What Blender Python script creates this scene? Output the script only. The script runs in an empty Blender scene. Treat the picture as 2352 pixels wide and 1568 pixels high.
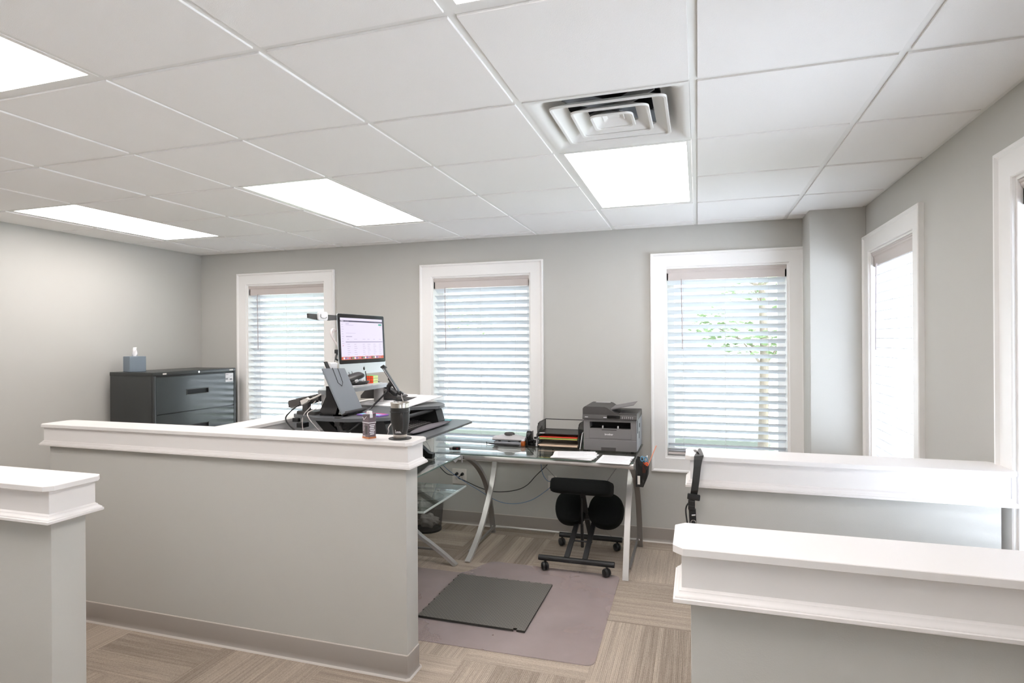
import bpy, bmesh, math, random
from mathutils import Vector, Matrix
random.seed(7)
PI = math.pi
C = bpy.context.scene.collection
S = bpy.context.scene

# ------------------------------------------------------------------ camera
YAW, PITCH, ROLL = 0.30513, -0.00025, -0.00599
CAMZ = 1.545
fw = Vector((-math.sin(YAW) * math.cos(PITCH), math.cos(YAW) * math.cos(PITCH), math.sin(PITCH)))
r0 = Vector((math.cos(YAW), math.sin(YAW), 0))
u0 = r0.cross(fw)
rt = math.cos(ROLL) * r0 + math.sin(ROLL) * u0
up = -math.sin(ROLL) * r0 + math.cos(ROLL) * u0
cd = bpy.data.cameras.new('camera')
cd.sensor_width = 36.0
cd.lens = 1353.8 / 2352 * 36.0
cd.clip_start = 0.05
cam = bpy.data.objects.new('camera', cd)
C.objects.link(cam)
cam.matrix_world = Matrix(((rt.x, up.x, -fw.x, 0), (rt.y, up.y, -fw.y, 0), (rt.z, up.z, -fw.z, CAMZ), (0, 0, 0, 1)))
S.camera = cam

# ------------------------------------------------------------------ world, exposure
SKY = 1.8
PANEL = 3.8
SUN = 58.0
w = bpy.data.worlds.new('overcast_sky')
S.world = w
w.use_nodes = True
bg = w.node_tree.nodes['Background']
bg.inputs['Color'].default_value = (0.80, 0.91, 1.0, 1)
bg.inputs['Strength'].default_value = SKY
sd = bpy.data.lights.new('added_sun', 'SUN')
sd.energy = SUN
sd.angle = math.radians(2.0)
sd.color = (0.86, 0.93, 1.0)
added_sun = bpy.data.objects.new('added_sun', sd)  # added so that the bright ground outside bounces light onto the ceiling
C.objects.link(added_sun)
added_sun.rotation_euler = Vector((-0.02, 0.60, -0.80)).to_track_quat('-Z', 'Y').to_euler()
S.view_settings.view_transform = 'Standard'
S.view_settings.look = 'None'
S.view_settings.exposure = 1.26
S.view_settings.gamma = 1.0
S.view_settings.use_curve_mapping = False
S.cycles.max_bounces = 14
S.cycles.diffuse_bounces = 7
S.cycles.glossy_bounces = 5
S.cycles.transparent_max_bounces = 24
S.cycles.transmission_bounces = 6
S.cycles.sample_clamp_indirect = 8.0
S.cycles.caustics_reflective = False
S.cycles.caustics_refractive = False

# ------------------------------------------------------------------ materials
def srgb(r, g, b):
    f = lambda c: (c / 255 / 12.92) if c / 255 <= 0.04045 else ((c / 255 + 0.055) / 1.055) ** 2.4
    return (f(r), f(g), f(b), 1)

class NT:
    def __init__(s, name):
        s.m = bpy.data.materials.new(name)
        s.m.use_nodes = True
        s.t = s.m.node_tree
        s.b = s.t.nodes['Principled BSDF']
        s.out = s.t.nodes['Material Output']
    def n(s, typ, **kw):
        nd = s.t.nodes.new(typ)
        for k, v in kw.items():
            if k.startswith('_'):
                setattr(nd, k[1:], v)
            else:
                nd.inputs[k.replace('__', ' ')].default_value = v
        return nd
    def l(s, a, b):
        s.t.links.new(a, b)
    def math(s, op, a, b=None, c=None):
        nd = s.t.nodes.new('ShaderNodeMath'); nd.operation = op
        for i, v in enumerate((a, b, c)):
            if v is None: continue
            if isinstance(v, (int, float)): nd.inputs[i].default_value = v
            else: s.t.links.new(v, nd.inputs[i])
        return nd.outputs[0]

def mat(name, col, rough=0.5, metal=0.0, bump=0.0, scale=200.0, var=0.03, vscale=3.0, spec=0.5, coat=0.0):
    k = NT(name)
    tc = k.n('ShaderNodeTexCoord')
    nz = k.n('ShaderNodeTexNoise', Scale=vscale, Detail=3.0)
    k.l(tc.outputs['Object'], nz.inputs['Vector'])
    mr = k.n('ShaderNodeMapRange')
    mr.inputs['To Min'].default_value = 1 - var
    mr.inputs['To Max'].default_value = 1 + var
    k.l(nz.outputs['Fac'], mr.inputs['Value'])
    mx = k.n('ShaderNodeMix', _data_type='RGBA', _blend_type='MULTIPLY')
    mx.inputs[0].default_value = 1.0
    mx.inputs[6].default_value = col
    k.l(mr.outputs['Result'], mx.inputs[7])
    k.l(mx.outputs[2], k.b.inputs['Base Color'])
    k.b.inputs['Roughness'].default_value = rough
    k.b.inputs['Metallic'].default_value = metal
    k.b.inputs['Specular IOR Level'].default_value = spec
    k.b.inputs['Coat Weight'].default_value = coat
    if bump:
        n2 = k.n('ShaderNodeTexNoise', Scale=scale, Detail=2.0)
        k.l(tc.outputs['Object'], n2.inputs['Vector'])
        bp = k.n('ShaderNodeBump', Strength=bump, Distance=0.002)
        k.l(n2.outputs['Fac'], bp.inputs['Height'])
        k.l(bp.outputs['Normal'], k.b.inputs['Normal'])
    return k.m

def emis(name, col, st):
    k = NT(name)
    k.b.inputs['Base Color'].default_value = (0.8, 0.8, 0.8, 1) if st > 1 else (0.03, 0.03, 0.03, 1)
    k.b.inputs['Roughness'].default_value = 0.25
    k.b.inputs['Emission Color'].default_value = col
    k.b.inputs['Emission Strength'].default_value = st
    return k.m

def glassy(name, tint, rough=0.0, extra=0.0):
    """clear sheet: tinted see-through mixed with a mirror by the viewing angle"""
    k = NT(name)
    k.t.nodes.remove(k.b)
    geo = k.n('ShaderNodeNewGeometry')
    vd = k.n('ShaderNodeVectorMath', _operation='DOT_PRODUCT')
    k.l(geo.outputs['Incoming'], vd.inputs[0]); k.l(geo.outputs['Normal'], vd.inputs[1])
    a = k.math('ABSOLUTE', vd.outputs['Value'])
    s1 = k.math('SUBTRACT', 1.0, a)
    p = k.math('POWER', s1, 5.0)
    f = k.math('MULTIPLY_ADD', p, 0.96 - extra, 0.04 + extra)
    tr = k.n('ShaderNodeBsdfTransparent', Color=tint)
    gl = k.n('ShaderNodeBsdfGlossy', Roughness=rough)
    mx = k.n('ShaderNodeMixShader')
    k.l(f, mx.inputs[0]); k.l(tr.outputs[0], mx.inputs[1]); k.l(gl.outputs[0], mx.inputs[2])
    k.l(mx.outputs[0], k.out.inputs['Surface'])
    return k.m

def meshy(name, col, scale=0.004, open_=0.55):
    """woven wire mesh: solid wires with open squares between them"""
    k = NT(name)
    k.b.inputs['Base Color'].default_value = col
    k.b.inputs['Roughness'].default_value = 0.5
    tc = k.n('ShaderNodeTexCoord')
    sp = k.n('ShaderNodeSeparateXYZ'); k.l(tc.outputs['Object'], sp.inputs[0])
    s1 = k.math('ADD', sp.outputs['X'], sp.outputs['Y'])
    u = k.math('FRACT', k.math('DIVIDE', k.math('ADD', s1, sp.outputs['Z']), scale))
    v = k.math('FRACT', k.math('DIVIDE', k.math('SUBTRACT', s1, sp.outputs['Z']), scale))
    h = k.math('MULTIPLY', k.math('LESS_THAN', u, open_ ** 0.5), k.math('LESS_THAN', v, open_ ** 0.5))
    tr = k.n('ShaderNodeBsdfTransparent')
    mx = k.n('ShaderNodeMixShader')
    k.l(h, mx.inputs[0]); k.l(k.b.outputs[0], mx.inputs[1]); k.l(tr.outputs[0], mx.inputs[2])
    k.l(mx.outputs[0], k.out.inputs['Surface'])
    return k.m

def carpet_mat():
    k = NT('carpet_tiles')
    T = 0.603
    tc = k.n('ShaderNodeTexCoord')
    sp = k.n('ShaderNodeSeparateXYZ'); k.l(tc.outputs['Object'], sp.inputs[0])
    gx = k.math('DIVIDE', k.math('ADD', sp.outputs['X'], 0.495 + 20 * T), T)
    gy = k.math('DIVIDE', k.math('ADD', sp.outputs['Y'], -2.657 + 20 * T), T)
    ix = k.math('FLOOR', gx); iy = k.math('FLOOR', gy)
    par = k.math('MODULO', k.math('ADD', ix, iy), 2.0)      # 0: stripes along Y, 1: stripes along X
    inv = k.math('SUBTRACT', 1.0, par)
    ac = k.math('ADD', k.math('MULTIPLY', sp.outputs['X'], inv), k.math('MULTIPLY', sp.outputs['Y'], par))
    al = k.math('ADD', k.math('MULTIPLY', sp.outputs['Y'], inv), k.math('MULTIPLY', sp.outputs['X'], par))
    tid = k.math('ADD', k.math('MULTIPLY', ix, 13.37), k.math('MULTIPLY', iy, 7.91))
    def noise(sa, sl, off, detail=2.0):
        cb = k.n('ShaderNodeCombineXYZ')
        k.l(k.math('MULTIPLY', ac, sa), cb.inputs[0])
        k.l(k.math('MULTIPLY', al, sl), cb.inputs[1])
        k.l(k.math('ADD', tid, off), cb.inputs[2])
        nz = k.n('ShaderNodeTexNoise', Scale=1.0, Detail=detail)
        k.l(cb.outputs[0], nz.inputs['Vector'])
        return nz.outputs['Fac']
    # broad sharp-edged bands: a random value per uneven strip across the tile
    warp = k.n('ShaderNodeTexNoise', _noise_dimensions='1D', Scale=1.0, Detail=0.0)
    k.l(k.math('MULTIPLY_ADD', ac, 5.0, tid), warp.inputs['W'])
    strip = k.math('FLOOR', k.math('MULTIPLY_ADD', ac, 5.5, k.math('MULTIPLY', warp.outputs['Fac'], 2.5)))
    wn = k.n('ShaderNodeTexWhiteNoise', _noise_dimensions='2D')
    cb2 = k.n('ShaderNodeCombineXYZ'); k.l(strip, cb2.inputs[0]); k.l(tid, cb2.inputs[1]); k.l(cb2.outputs[0], wn.inputs['Vector'])
    band = k.math('POWER', wn.outputs['Value'], 3.5)
    mid = noise(60.0, 0.8, 3.1)
    fine = noise(330.0, 3.0, 5.7)
    speck = noise(380.0, 150.0, 9.1)
    rib = k.math('SINE', k.math('MULTIPLY', ac, 2 * PI / 0.0085))
    tl = k.n('ShaderNodeTexWhiteNoise', _noise_dimensions='1D'); k.l(tid, tl.inputs['W'])
    v = k.math('MULTIPLY_ADD', band, -0.28, 0.69)
    v = k.math('ADD', v, k.math('MULTIPLY_ADD', mid, 0.36, -0.18))
    v = k.math('ADD', v, k.math('MULTIPLY_ADD', fine, 0.65, -0.325))
    v = k.math('ADD', v, k.math('MULTIPLY_ADD', speck, 0.6, -0.3))
    v = k.math('ADD', v, k.math('MULTIPLY', rib, 0.06))
    v = k.math('ADD', v, k.math('MULTIPLY_ADD', tl.outputs['Value'], 0.12, -0.06))
    cr = k.n('ShaderNodeValToRGB')
    e = cr.color_ramp.elements
    e[0].position = 0.1; e[0].color = srgb(100, 90, 81)
    e[1].position = 0.95; e[1].color = srgb(206, 191, 175)
    m_ = e.new(0.55); m_.color = srgb(164, 150, 137)
    k.l(v, cr.inputs[0])
    k.l(cr.outputs[0], k.b.inputs['Base Color'])
    k.b.inputs['Roughness'].default_value = 0.95
    k.b.inputs['Specular IOR Level'].default_value = 0.1
    bp = k.n('ShaderNodeBump', Strength=0.5, Distance=0.003)
    k.l(k.math('ADD', fine, speck), bp.inputs['Height'])
    k.l(bp.outputs['Normal'], k.b.inputs['Normal'])
    return k.m

def diamond_mat():
    """foam floor tile with a raised basket of little dashes"""
    k = NT('foam_tread')
    tc = k.n('ShaderNodeTexCoord')
    sp = k.n('ShaderNodeSeparateXYZ'); k.l(tc.outputs['Object'], sp.inputs[0])
    def dash(a, b, off):
        P = 0.024
        u = k.math('FRACT', k.math('ADD', k.math('DIVIDE', k.math('ADD', a, b), P), off))
        v = k.math('FRACT', k.math('ADD', k.math('DIVIDE', k.math('SUBTRACT', a, b), P), off))
        du = k.math('ABSOLUTE', k.math('SUBTRACT', u, 0.5)); dv = k.math('ABSOLUTE', k.math('SUBTRACT', v, 0.5))
        return du, dv
    du, dv = dash(sp.outputs['X'], sp.outputs['Y'], 0.0)
    h1 = k.math('MULTIPLY', k.math('LESS_THAN', du, 0.36), k.math('LESS_THAN', dv, 0.12))
    du2, dv2 = dash(sp.outputs['X'], sp.outputs['Y'], 0.5)
    h2 = k.math('MULTIPLY', k.math('LESS_THAN', dv2, 0.36), k.math('LESS_THAN', du2, 0.12))
    h = k.math('MAXIMUM', h1, h2)
    mx = k.n('ShaderNodeMix', _data_type='RGBA')
    k.l(h, mx.inputs[0])
    mx.inputs[6].default_value = srgb(100, 97, 92)
    mx.inputs[7].default_value = srgb(124, 120, 113)
    k.l(mx.outputs[2], k.b.inputs['Base Color'])
    k.b.inputs['Roughness'].default_value = 0.7
    bp = k.n('ShaderNodeBump', Strength=0.8, Distance=0.0015)
    k.l(h, bp.inputs['Height']); k.l(bp.outputs['Normal'], k.b.inputs['Normal'])
    return k.m

def scale_mat():
    """tissue box print: overlapping pale arcs on slate blue"""
    k = NT('tissue_box_print')
    tc = k.n('ShaderNodeTexCoord')
    sp = k.n('ShaderNodeSeparateXYZ'); k.l(tc.outputs['Object'], sp.inputs[0])
    a = k.math('ADD', sp.outputs['X'], sp.outputs['Y'])
    b = sp.outputs['Z']
    P = 0.022
    row = k.math('FLOOR', k.math('DIVIDE', b, P * 0.5))
    sh = k.math('MULTIPLY', k.math('MODULO', k.math('ABSOLUTE', row), 2.0), 0.5)
    u = k.math('SUBTRACT', k.math('FRACT', k.math('ADD', k.math('DIVIDE', a, P), sh)), 0.5)
    v = k.math('FRACT', k.math('DIVIDE', b, P * 0.5))
    v = k.math('MULTIPLY', v, 0.5)
    d = k.math('SQRT', k.math('ADD', k.math('MULTIPLY', u, u), k.math('MULTIPLY', v, v)))
    ring = k.math('GREATER_THAN', k.math('SINE', k.math('MULTIPLY', d, 34.0)), 0.1)
    mx = k.n('ShaderNodeMix', _data_type='RGBA')
    k.l(ring, mx.inputs[0])
    mx.inputs[6].default_value = srgb(62, 76, 92)
    mx.inputs[7].default_value = srgb(160, 172, 182)
    k.l(mx.outputs[2], k.b.inputs['Base Color'])
    k.b.inputs['Roughness'].default_value = 0.6
    return k.m

M = {}
M['wall'] = mat('painted_wall', srgb(193, 191, 186), 0.85, bump=0.12, scale=300, var=0.01)
M['white'] = mat('white_trim_paint', srgb(242, 240, 238), 0.38, bump=0.02, scale=60, var=0.01)
M['cap'] = mat('white_cap_paint', srgb(233, 229, 227), 0.45, bump=0.02, scale=60, var=0.01)
M['tile'] = mat('acoustic_tile', srgb(242, 240, 238), 0.95, bump=0.35, scale=600, var=0.012, vscale=1.2, spec=0.2)
M['grid'] = mat('ceiling_grid_steel', srgb(232, 231, 228), 0.45, var=0.01)
M['carpet'] = carpet_mat()
M['cove'] = mat('taupe_vinyl', srgb(158, 150, 143), 0.42, var=0.03)
M['cove_highlight'] = mat('taupe_vinyl_highlight', srgb(205, 197, 190), 0.4, var=0.02)  # paler colour for the painted highlight on the cove base
M['slat'] = mat('blind_slat', srgb(226, 228, 232), 0.45, var=0.01)
M['valance'] = mat('taupe_valance', srgb(205, 196, 192), 0.5, var=0.02)
M['cord'] = mat('pale_cord', srgb(205, 200, 200), 0.8)
M['wand'] = mat('taupe_wand', srgb(176, 164, 166), 0.5)
M['pane'] = glassy('window_glass', (0.97, 0.985, 0.98, 1))
M['desk_glass'] = glassy('desk_glass', (0.92, 0.955, 0.94, 1), extra=0.06)
M['glass_edge'] = mat('glass_edge_green', srgb(112, 132, 124), 0.15, var=0.05)
M['tray_edge'] = mat('bright_glass_edge', srgb(200, 210, 206), 0.2, var=0.05)
M['silver'] = mat('silver_tube_paint', srgb(205, 201, 198), 0.36, metal=0.55, var=0.04)
M['silver_dark'] = mat('grey_leg_paint', srgb(150, 146, 143), 0.42, metal=0.5, var=0.04)
M['chrome'] = mat('chrome', srgb(210, 210, 210), 0.15, metal=1.0)
M['steel'] = mat('brushed_steel', srgb(205, 198, 190), 0.28, metal=1.0, var=0.06, vscale=30)
M['black'] = mat('black_plastic', srgb(36, 36, 37), 0.42, var=0.05)
M['blackgloss'] = mat('glossy_black', srgb(18, 18, 20), 0.12)
M['blacksatin'] = mat('satin_black', srgb(44, 43, 42), 0.35, var=0.05)
M['fabric'] = mat('black_fabric', srgb(20, 22, 22), 0.95, bump=0.4, scale=500, var=0.08, spec=0.2)
M['gel'] = mat('grey_gel_fabric', srgb(112, 107, 113), 0.75, bump=0.2, scale=400, var=0.05)
M['cab'] = mat('black_cabinet_paint', srgb(52, 54, 54), 0.34, bump=0.03, scale=300, var=0.03)
M['cabface'] = mat('charcoal_drawer_paint', srgb(60, 67, 69), 0.20, bump=0.03, scale=300, var=0.03)
M['deckblack'] = mat('charcoal_laminate', srgb(94, 96, 99), 0.38, bump=0.05, scale=400, var=0.05)
M['prn'] = mat('printer_grey', srgb(120, 117, 117), 0.45, bump=0.05, scale=500, var=0.03)
M['prn_dk'] = mat('printer_dark_grey', srgb(72, 69, 68), 0.5, bump=0.05, scale=500, var=0.03)
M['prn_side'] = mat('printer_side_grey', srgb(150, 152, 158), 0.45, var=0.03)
M['hole'] = mat('shadow_black', srgb(14, 14, 16), 0.6)
M['paper'] = mat('paper', srgb(240, 238, 240), 0.8, var=0.01)
M['ink'] = mat('print_ink', srgb(150, 150, 156), 0.8)
M['lightgrey'] = mat('light_grey_plastic', srgb(196, 194, 196), 0.4, var=0.03)
M['riser'] = mat('riser_grey', srgb(142, 144, 146), 0.4, var=0.03)
M['post'] = mat('riser_post_grey', srgb(168, 164, 162), 0.45, var=0.03)
M['alu'] = mat('pale_aluminium', srgb(220, 226, 228), 0.3, metal=0.4, var=0.01)
M['doc'] = mat('slate_plastic', srgb(126, 130, 136), 0.45, bump=0.06, scale=300, var=0.03)
M['whiteplastic'] = mat('white_plastic', srgb(238, 236, 238), 0.35, var=0.01)
M['outlet'] = mat('ivory_plastic', srgb(226, 220, 214), 0.35, var=0.01)
M['orange'] = mat('orange_plastic', srgb(250, 96, 44), 0.4)
M['peach'] = mat('peach_stick', srgb(250, 170, 140), 0.5)
M['bluep'] = mat('blue_steel_plastic', srgb(96, 146, 176), 0.4)
M['cable_blue'] = mat('blue_cable', srgb(86, 118, 160), 0.5)
M['cable_white'] = mat('white_cable', srgb(232, 222, 220), 0.5)
M['amber'] = mat('amber_plastic', srgb(170, 84, 30), 0.15, var=0.25, vscale=60)
M['red'] = mat('red_folder', srgb(232, 70, 50), 0.6)
M['green'] = mat('green_folder', srgb(70, 160, 72), 0.6)
M['yellow'] = mat('yellow_folder', srgb(226, 206, 110), 0.6)
M['manila'] = mat('manila_folder', srgb(234, 208, 184), 0.7)
M['stO'] = mat('orange_sticker', srgb(255, 92, 52), 0.35)
M['stY'] = mat('lime_sticker', srgb(226, 244, 160), 0.35)
M['stG'] = mat('green_sticker', srgb(110, 220, 120), 0.35)
M['mint'] = mat('aqua_note', srgb(150, 214, 222), 0.7)
M['purple'] = mat('purple_case', srgb(150, 110, 200), 0.4)
M['pink'] = mat('pink_print', srgb(240, 90, 170), 0.5)
M['cyan'] = mat('cyan_print', srgb(130, 205, 225), 0.5)
M['carton'] = mat('carton_mauve_grey', srgb(112, 98, 104), 0.45, var=0.15, vscale=40)
M['cartonb'] = mat('carton_copper', srgb(190, 120, 70), 0.4, var=0.3, vscale=60)
M['mesh'] = meshy('black_wire_mesh', srgb(34, 34, 34), 0.0045, 0.42)
M['bin'] = meshy('smoke_wire_mesh', srgb(88, 86, 84), 0.004, 0.50)
M['mat'] = None
M['foam'] = diamond_mat()
M['foam_side'] = mat('foam_edge', srgb(58, 57, 53), 0.8)
M['tissuebox'] = scale_mat()
M['panel'] = emis('led_diffuser', (1.0, 0.95, 0.92, 1), PANEL)
M['bag'] = mat('crumpled_white_bag', srgb(206, 200, 194), 0.6, bump=1.0, scale=60, var=0.15, vscale=40)
M['red_sock'] = mat('red_plastic', srgb(200, 40, 50), 0.4)

def chairmat_mat():
    k = NT('clear_purple_vinyl')
    k.t.nodes.remove(k.b)
    tr = k.n('ShaderNodeBsdfTransparent', Color=(0.96, 0.92, 0.92, 1))
    df = k.n('ShaderNodeBsdfDiffuse', Color=srgb(206, 194, 195))
    gl = k.n('ShaderNodeBsdfGlossy', Roughness=0.32)
    m1 = k.n('ShaderNodeMixShader'); m1.inputs[0].default_value = 0.5
    k.l(tr.outputs[0], m1.inputs[1]); k.l(df.outputs[0], m1.inputs[2])
    tc = k.n('ShaderNodeTexCoord')
    nz = k.n('ShaderNodeTexNoise', Scale=2.5, Detail=4.0); k.l(tc.outputs['Object'], nz.inputs['Vector'])
    f = k.math('MULTIPLY_ADD', nz.outputs['Fac'], 0.22, 0.19)
    k.l(f, m1.inputs[0])
    m2 = k.n('ShaderNodeMixShader'); m2.inputs[0].default_value = 0.07
    k.l(m1.outputs[0], m2.inputs[1]); k.l(gl.outputs[0], m2.inputs[2])
    k.l(m2.outputs[0], k.out.inputs['Surface'])
    return k.m
M['mat'] = chairmat_mat()

# ------------------------------------------------------------------ mesh helpers
def BM():
    return bmesh.new()

def add_box(bm, x0, x1, y0, y1, z0, z1, bevel=0.0, seg=2, mi=0, mtx=None):
    vs = [bm.verts.new(v) for v in ((x0,y0,z0),(x1,y0,z0),(x1,y1,z0),(x0,y1,z0),(x0,y0,z1),(x1,y0,z1),(x1,y1,z1),(x0,y1,z1))]
    fs = [bm.faces.new([vs[i] for i in q]) for q in ((3,2,1,0),(4,5,6,7),(0,1,5,4),(1,2,6,5),(2,3,7,6),(3,0,4,7))]
    for f in fs: f.material_index = mi
    geo = vs
    if bevel > 0:
        es = list({e for f in fs for e in f.edges})
        r = bmesh.ops.bevel(bm, geom=es, offset=bevel, segments=seg, affect='EDGES', profile=0.5)
        for f in r['faces']: f.material_index = mi
        geo = list({v for f in r['faces'] for v in f.verts} | {v for v in vs if v.is_valid})
    if mtx is not None:
        bmesh.ops.transform(bm, matrix=mtx, verts=geo)
    return geo

def loft(bm, rings, closed=True, cap0=True, cap1=True, mi=0):
    R = [[bm.verts.new(p) for p in ring] for ring in rings]
    n = len(R[0])
    for a, b in zip(R, R[1:]):
        for i in range(n if closed else n - 1):
            j = (i + 1) % n
            try:
                bm.faces.new((a[i], a[j], b[j], b[i])).material_index = mi
            except ValueError: pass
    if cap0 and closed: bm.faces.new(list(reversed(R[0]))).material_index = mi
    if cap1 and closed: bm.faces.new(R[-1]).material_index = mi
    return [v for r in R for v in r]

def rect_ring(x0, x1, y0, y1, z, o=0.0, ch=0.0):
    x0 -= o; x1 += o; y0 -= o; y1 += o
    if ch <= 0: return [(x0,y0,z),(x1,y0,z),(x1,y1,z),(x0,y1,z)]
    return [(x0+ch,y0,z),(x1-ch,y0,z),(x1,y0+ch,z),(x1,y1-ch,z),(x1-ch,y1,z),(x0+ch,y1,z),(x0,y1-ch,z),(x0,y0+ch,z)]

def add_tube(bm, pts, r, seg=10, mi=0, caps=True, flat=None):
    """tube along pts; r may be a list; flat=(w,h,normal) makes a rectangular bar instead"""
    pts = [Vector(p) for p in pts]
    n = len(pts)
    rs = r if isinstance(r, (list, tuple)) else [r] * n
    tans = []
    for i in range(n):
        a = pts[max(i-1, 0)]; b = pts[min(i+1, n-1)]
        tans.append((b - a).normalized())
    ref = Vector((0, 0, 1)) if abs(tans[0].z) < 0.9 else Vector((1, 0, 0))
    if flat: ref = Vector(flat[2])
    nrm = (ref - tans[0] * ref.dot(tans[0])).normalized()
    rings = []
    for i in range(n):
        t = tans[i]
        nrm = (nrm - t * nrm.dot(t))
        nrm = nrm.normalized() if nrm.length > 1e-6 else t.orthogonal().normalized()
        bi = t.cross(nrm)
        if flat:
            a, b = flat[0] / 2, flat[1] / 2
            rings.append([pts[i] + nrm * (sx * a) + bi * (sy * b) for sx, sy in ((-1,-1),(1,-1),(1,1),(-1,1))])
        else:
            rings.append([pts[i] + (nrm * math.cos(2*PI*k/seg) + bi * math.sin(2*PI*k/seg)) * rs[i] for k in range(seg)])
    return loft(bm, rings, True, caps, caps, mi)

def add_cyl(bm, p0, p1, r, r1=None, seg=20, mi=0):
    return add_tube(bm, [p0, p1], [r, r if r1 is None else r1], seg, mi)

def add_lathe(bm, cx, cy, prof, seg=32, mi=0, cap0=True, cap1=True):
    rings = [[(cx + r * math.cos(2*PI*k/seg), cy + r * math.sin(2*PI*k/seg), z) for k in range(seg)] for r, z in prof]
    return loft(bm, rings, True, cap0, cap1, mi)

def add_prism(bm, poly, z0, z1, mi=0, mtx=None):
    vs = loft(bm, [[(x, y, z0) for x, y in poly], [(x, y, z1) for x, y in poly]], True, True, True, mi)
    if mtx is not None: bmesh.ops.transform(bm, matrix=mtx, verts=vs)
    return vs

def bezier(pts, n=8):
    """Catmull-Rom through pts"""
    P = [Vector(p) for p in pts]
    P = [2 * P[0] - P[1]] + P + [2 * P[-1] - P[-2]]
    out = []
    for i in range(1, len(P) - 2):
        for k in range(n):
            t = k / n
            a, b, c, d = P[i-1], P[i], P[i+1], P[i+2]
            out.append(0.5 * ((2*b) + (-a + c)*t + (2*a - 5*b + 4*c - d)*t*t + (-a + 3*b - 3*c + d)*t**3))
    out.append(P[-2])
    return out

ORG = {}
def obj(name, bm, m, parent=None, smooth=None, local=False):
    """link a bmesh as ONE object; geometry is given in world space unless local"""
    bmesh.ops.recalc_face_normals(bm, faces=bm.faces[:])
    if parent is not None and not local:
        bmesh.ops.translate(bm, vec=-ORG[parent.name], verts=bm.verts[:])
    me = bpy.data.meshes.new(name)
    if smooth is not None:
        for f in bm.faces: f.smooth = True
        for e in bm.edges:
            if len(e.link_faces) == 2 and e.calc_face_angle(0) > math.radians(smooth): e.smooth = False
    bm.to_mesh(me); bm.free()
    for mm in (m if isinstance(m, (list, tuple)) else [m]):
        me.materials.append(mm)
    o = bpy.data.objects.new(name, me)
    C.objects.link(o)
    if parent is not None:
        o.parent = parent
        ORG[o.name] = ORG[parent.name].copy()
    else:
        ORG[o.name] = Vector((0, 0, 0))
    return o

def tag(o, label, cat, group=None, kind=None):
    if label: o['label'] = label
    if cat: o['category'] = cat
    if group: o['group'] = group
    if kind: o['kind'] = kind
    return o

def thing(name, label, cat, loc=(0, 0, 0), group=None, rotz=0.0):
    o = bpy.data.objects.new(name, None)
    C.objects.link(o)
    o.empty_display_size = 0.1
    o.location = loc
    o.rotation_euler = (0, 0, rotz)
    ORG[o.name] = Vector(loc)
    return tag(o, label, cat, group)

def single(name, bm, m, label, cat, group=None, smooth=None):
    """a thing that is one mesh: origin moved to its base centre"""
    xs = [v.co.copy() for v in bm.verts]
    c = Vector(((min(v.x for v in xs)+max(v.x for v in xs))/2, (min(v.y for v in xs)+max(v.y for v in xs))/2, min(v.z for v in xs)))
    bmesh.ops.translate(bm, vec=-c, verts=bm.verts[:])
    o = obj(name, bm, m, None, smooth, True)
    o.location = c
    ORG[o.name] = c
    return tag(o, label, cat, group)

def struct(name, bm, m, smooth=None):
    o = obj(name, bm, m, None, smooth)
    o['kind'] = 'structure'
    return o

def pieces(name, bm, m, parent, smooth=None):
    """link every loose piece of a bmesh as a part of its own"""
    bm.verts.ensure_lookup_table()
    seen, groups = set(), []
    for v in bm.verts:
        if v in seen: continue
        stack, comp = [v], []
        seen.add(v)
        while stack:
            q = stack.pop(); comp.append(q)
            for e in q.link_edges:
                o_ = e.other_vert(q)
                if o_ not in seen: seen.add(o_); stack.append(o_)
        groups.append(comp)
    out = []
    for comp in groups:
        nb = BM(); mp = {v: nb.verts.new(v.co) for v in comp}
        for f in {f for v in comp for f in v.link_faces}:
            nf = nb.faces.new([mp[v] for v in f.verts]); nf.material_index = f.material_index
        out.append(obj(name, nb, m, parent, smooth))
    bm.free()
    return out

def text_obj(name, s, size, mtx, m, parent, extrude=0.0004):
    cu = bpy.data.curves.new(name, 'FONT')
    cu.body = s; cu.size = size; cu.extrude = extrude
    cu.align_x = 'CENTER'; cu.align_y = 'CENTER'
    cu.resolution_u = 3
    cu.offset = size * 0.012
    cu.materials.append(m)
    tmp = bpy.data.objects.new(name + '_outline', cu)
    C.objects.link(tmp)
    bpy.context.view_layer.update()
    me = bpy.data.meshes.new_from_object(tmp.evaluated_get(bpy.context.evaluated_depsgraph_get()))
    bpy.data.objects.remove(tmp)
    me.transform(Matrix.Translation(-ORG[parent.name]) @ mtx)
    o = bpy.data.objects.new(name, me)
    C.objects.link(o)
    o.parent = parent
    ORG[o.name] = ORG[parent.name].copy()
    return o

# frame whose x runs along X, y along Z, z toward -Y (reads from the room side)
FRONT = Matrix(((1,0,0,0),(0,0,-1,0),(0,1,0,0),(0,0,0,1)))

# ------------------------------------------------------------------ room shell
XL, XR, YB, YF, ZC = -4.68, 1.05, 4.64, -3.2, 2.414
WT = 0.17
bm = BM(); add_box(bm, XL - WT, XR + WT, YF - WT, YB + WT, -0.06, 0.0)
struct('floor', bm, M['carpet'])

W1 = (-4.125, -3.257); W2 = (-2.181, -1.300); W3 = (-0.235, 0.626)
ZW = (0.655, 2.100)
W4 = (3.435, 4.245); W5 = (1.60, 2.455); ADDED_W6 = (-1.40, -0.53); ADDED_W7 = (-2.95, -2.08)  # the last two openings are added behind the viewer for extra daylight

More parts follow.
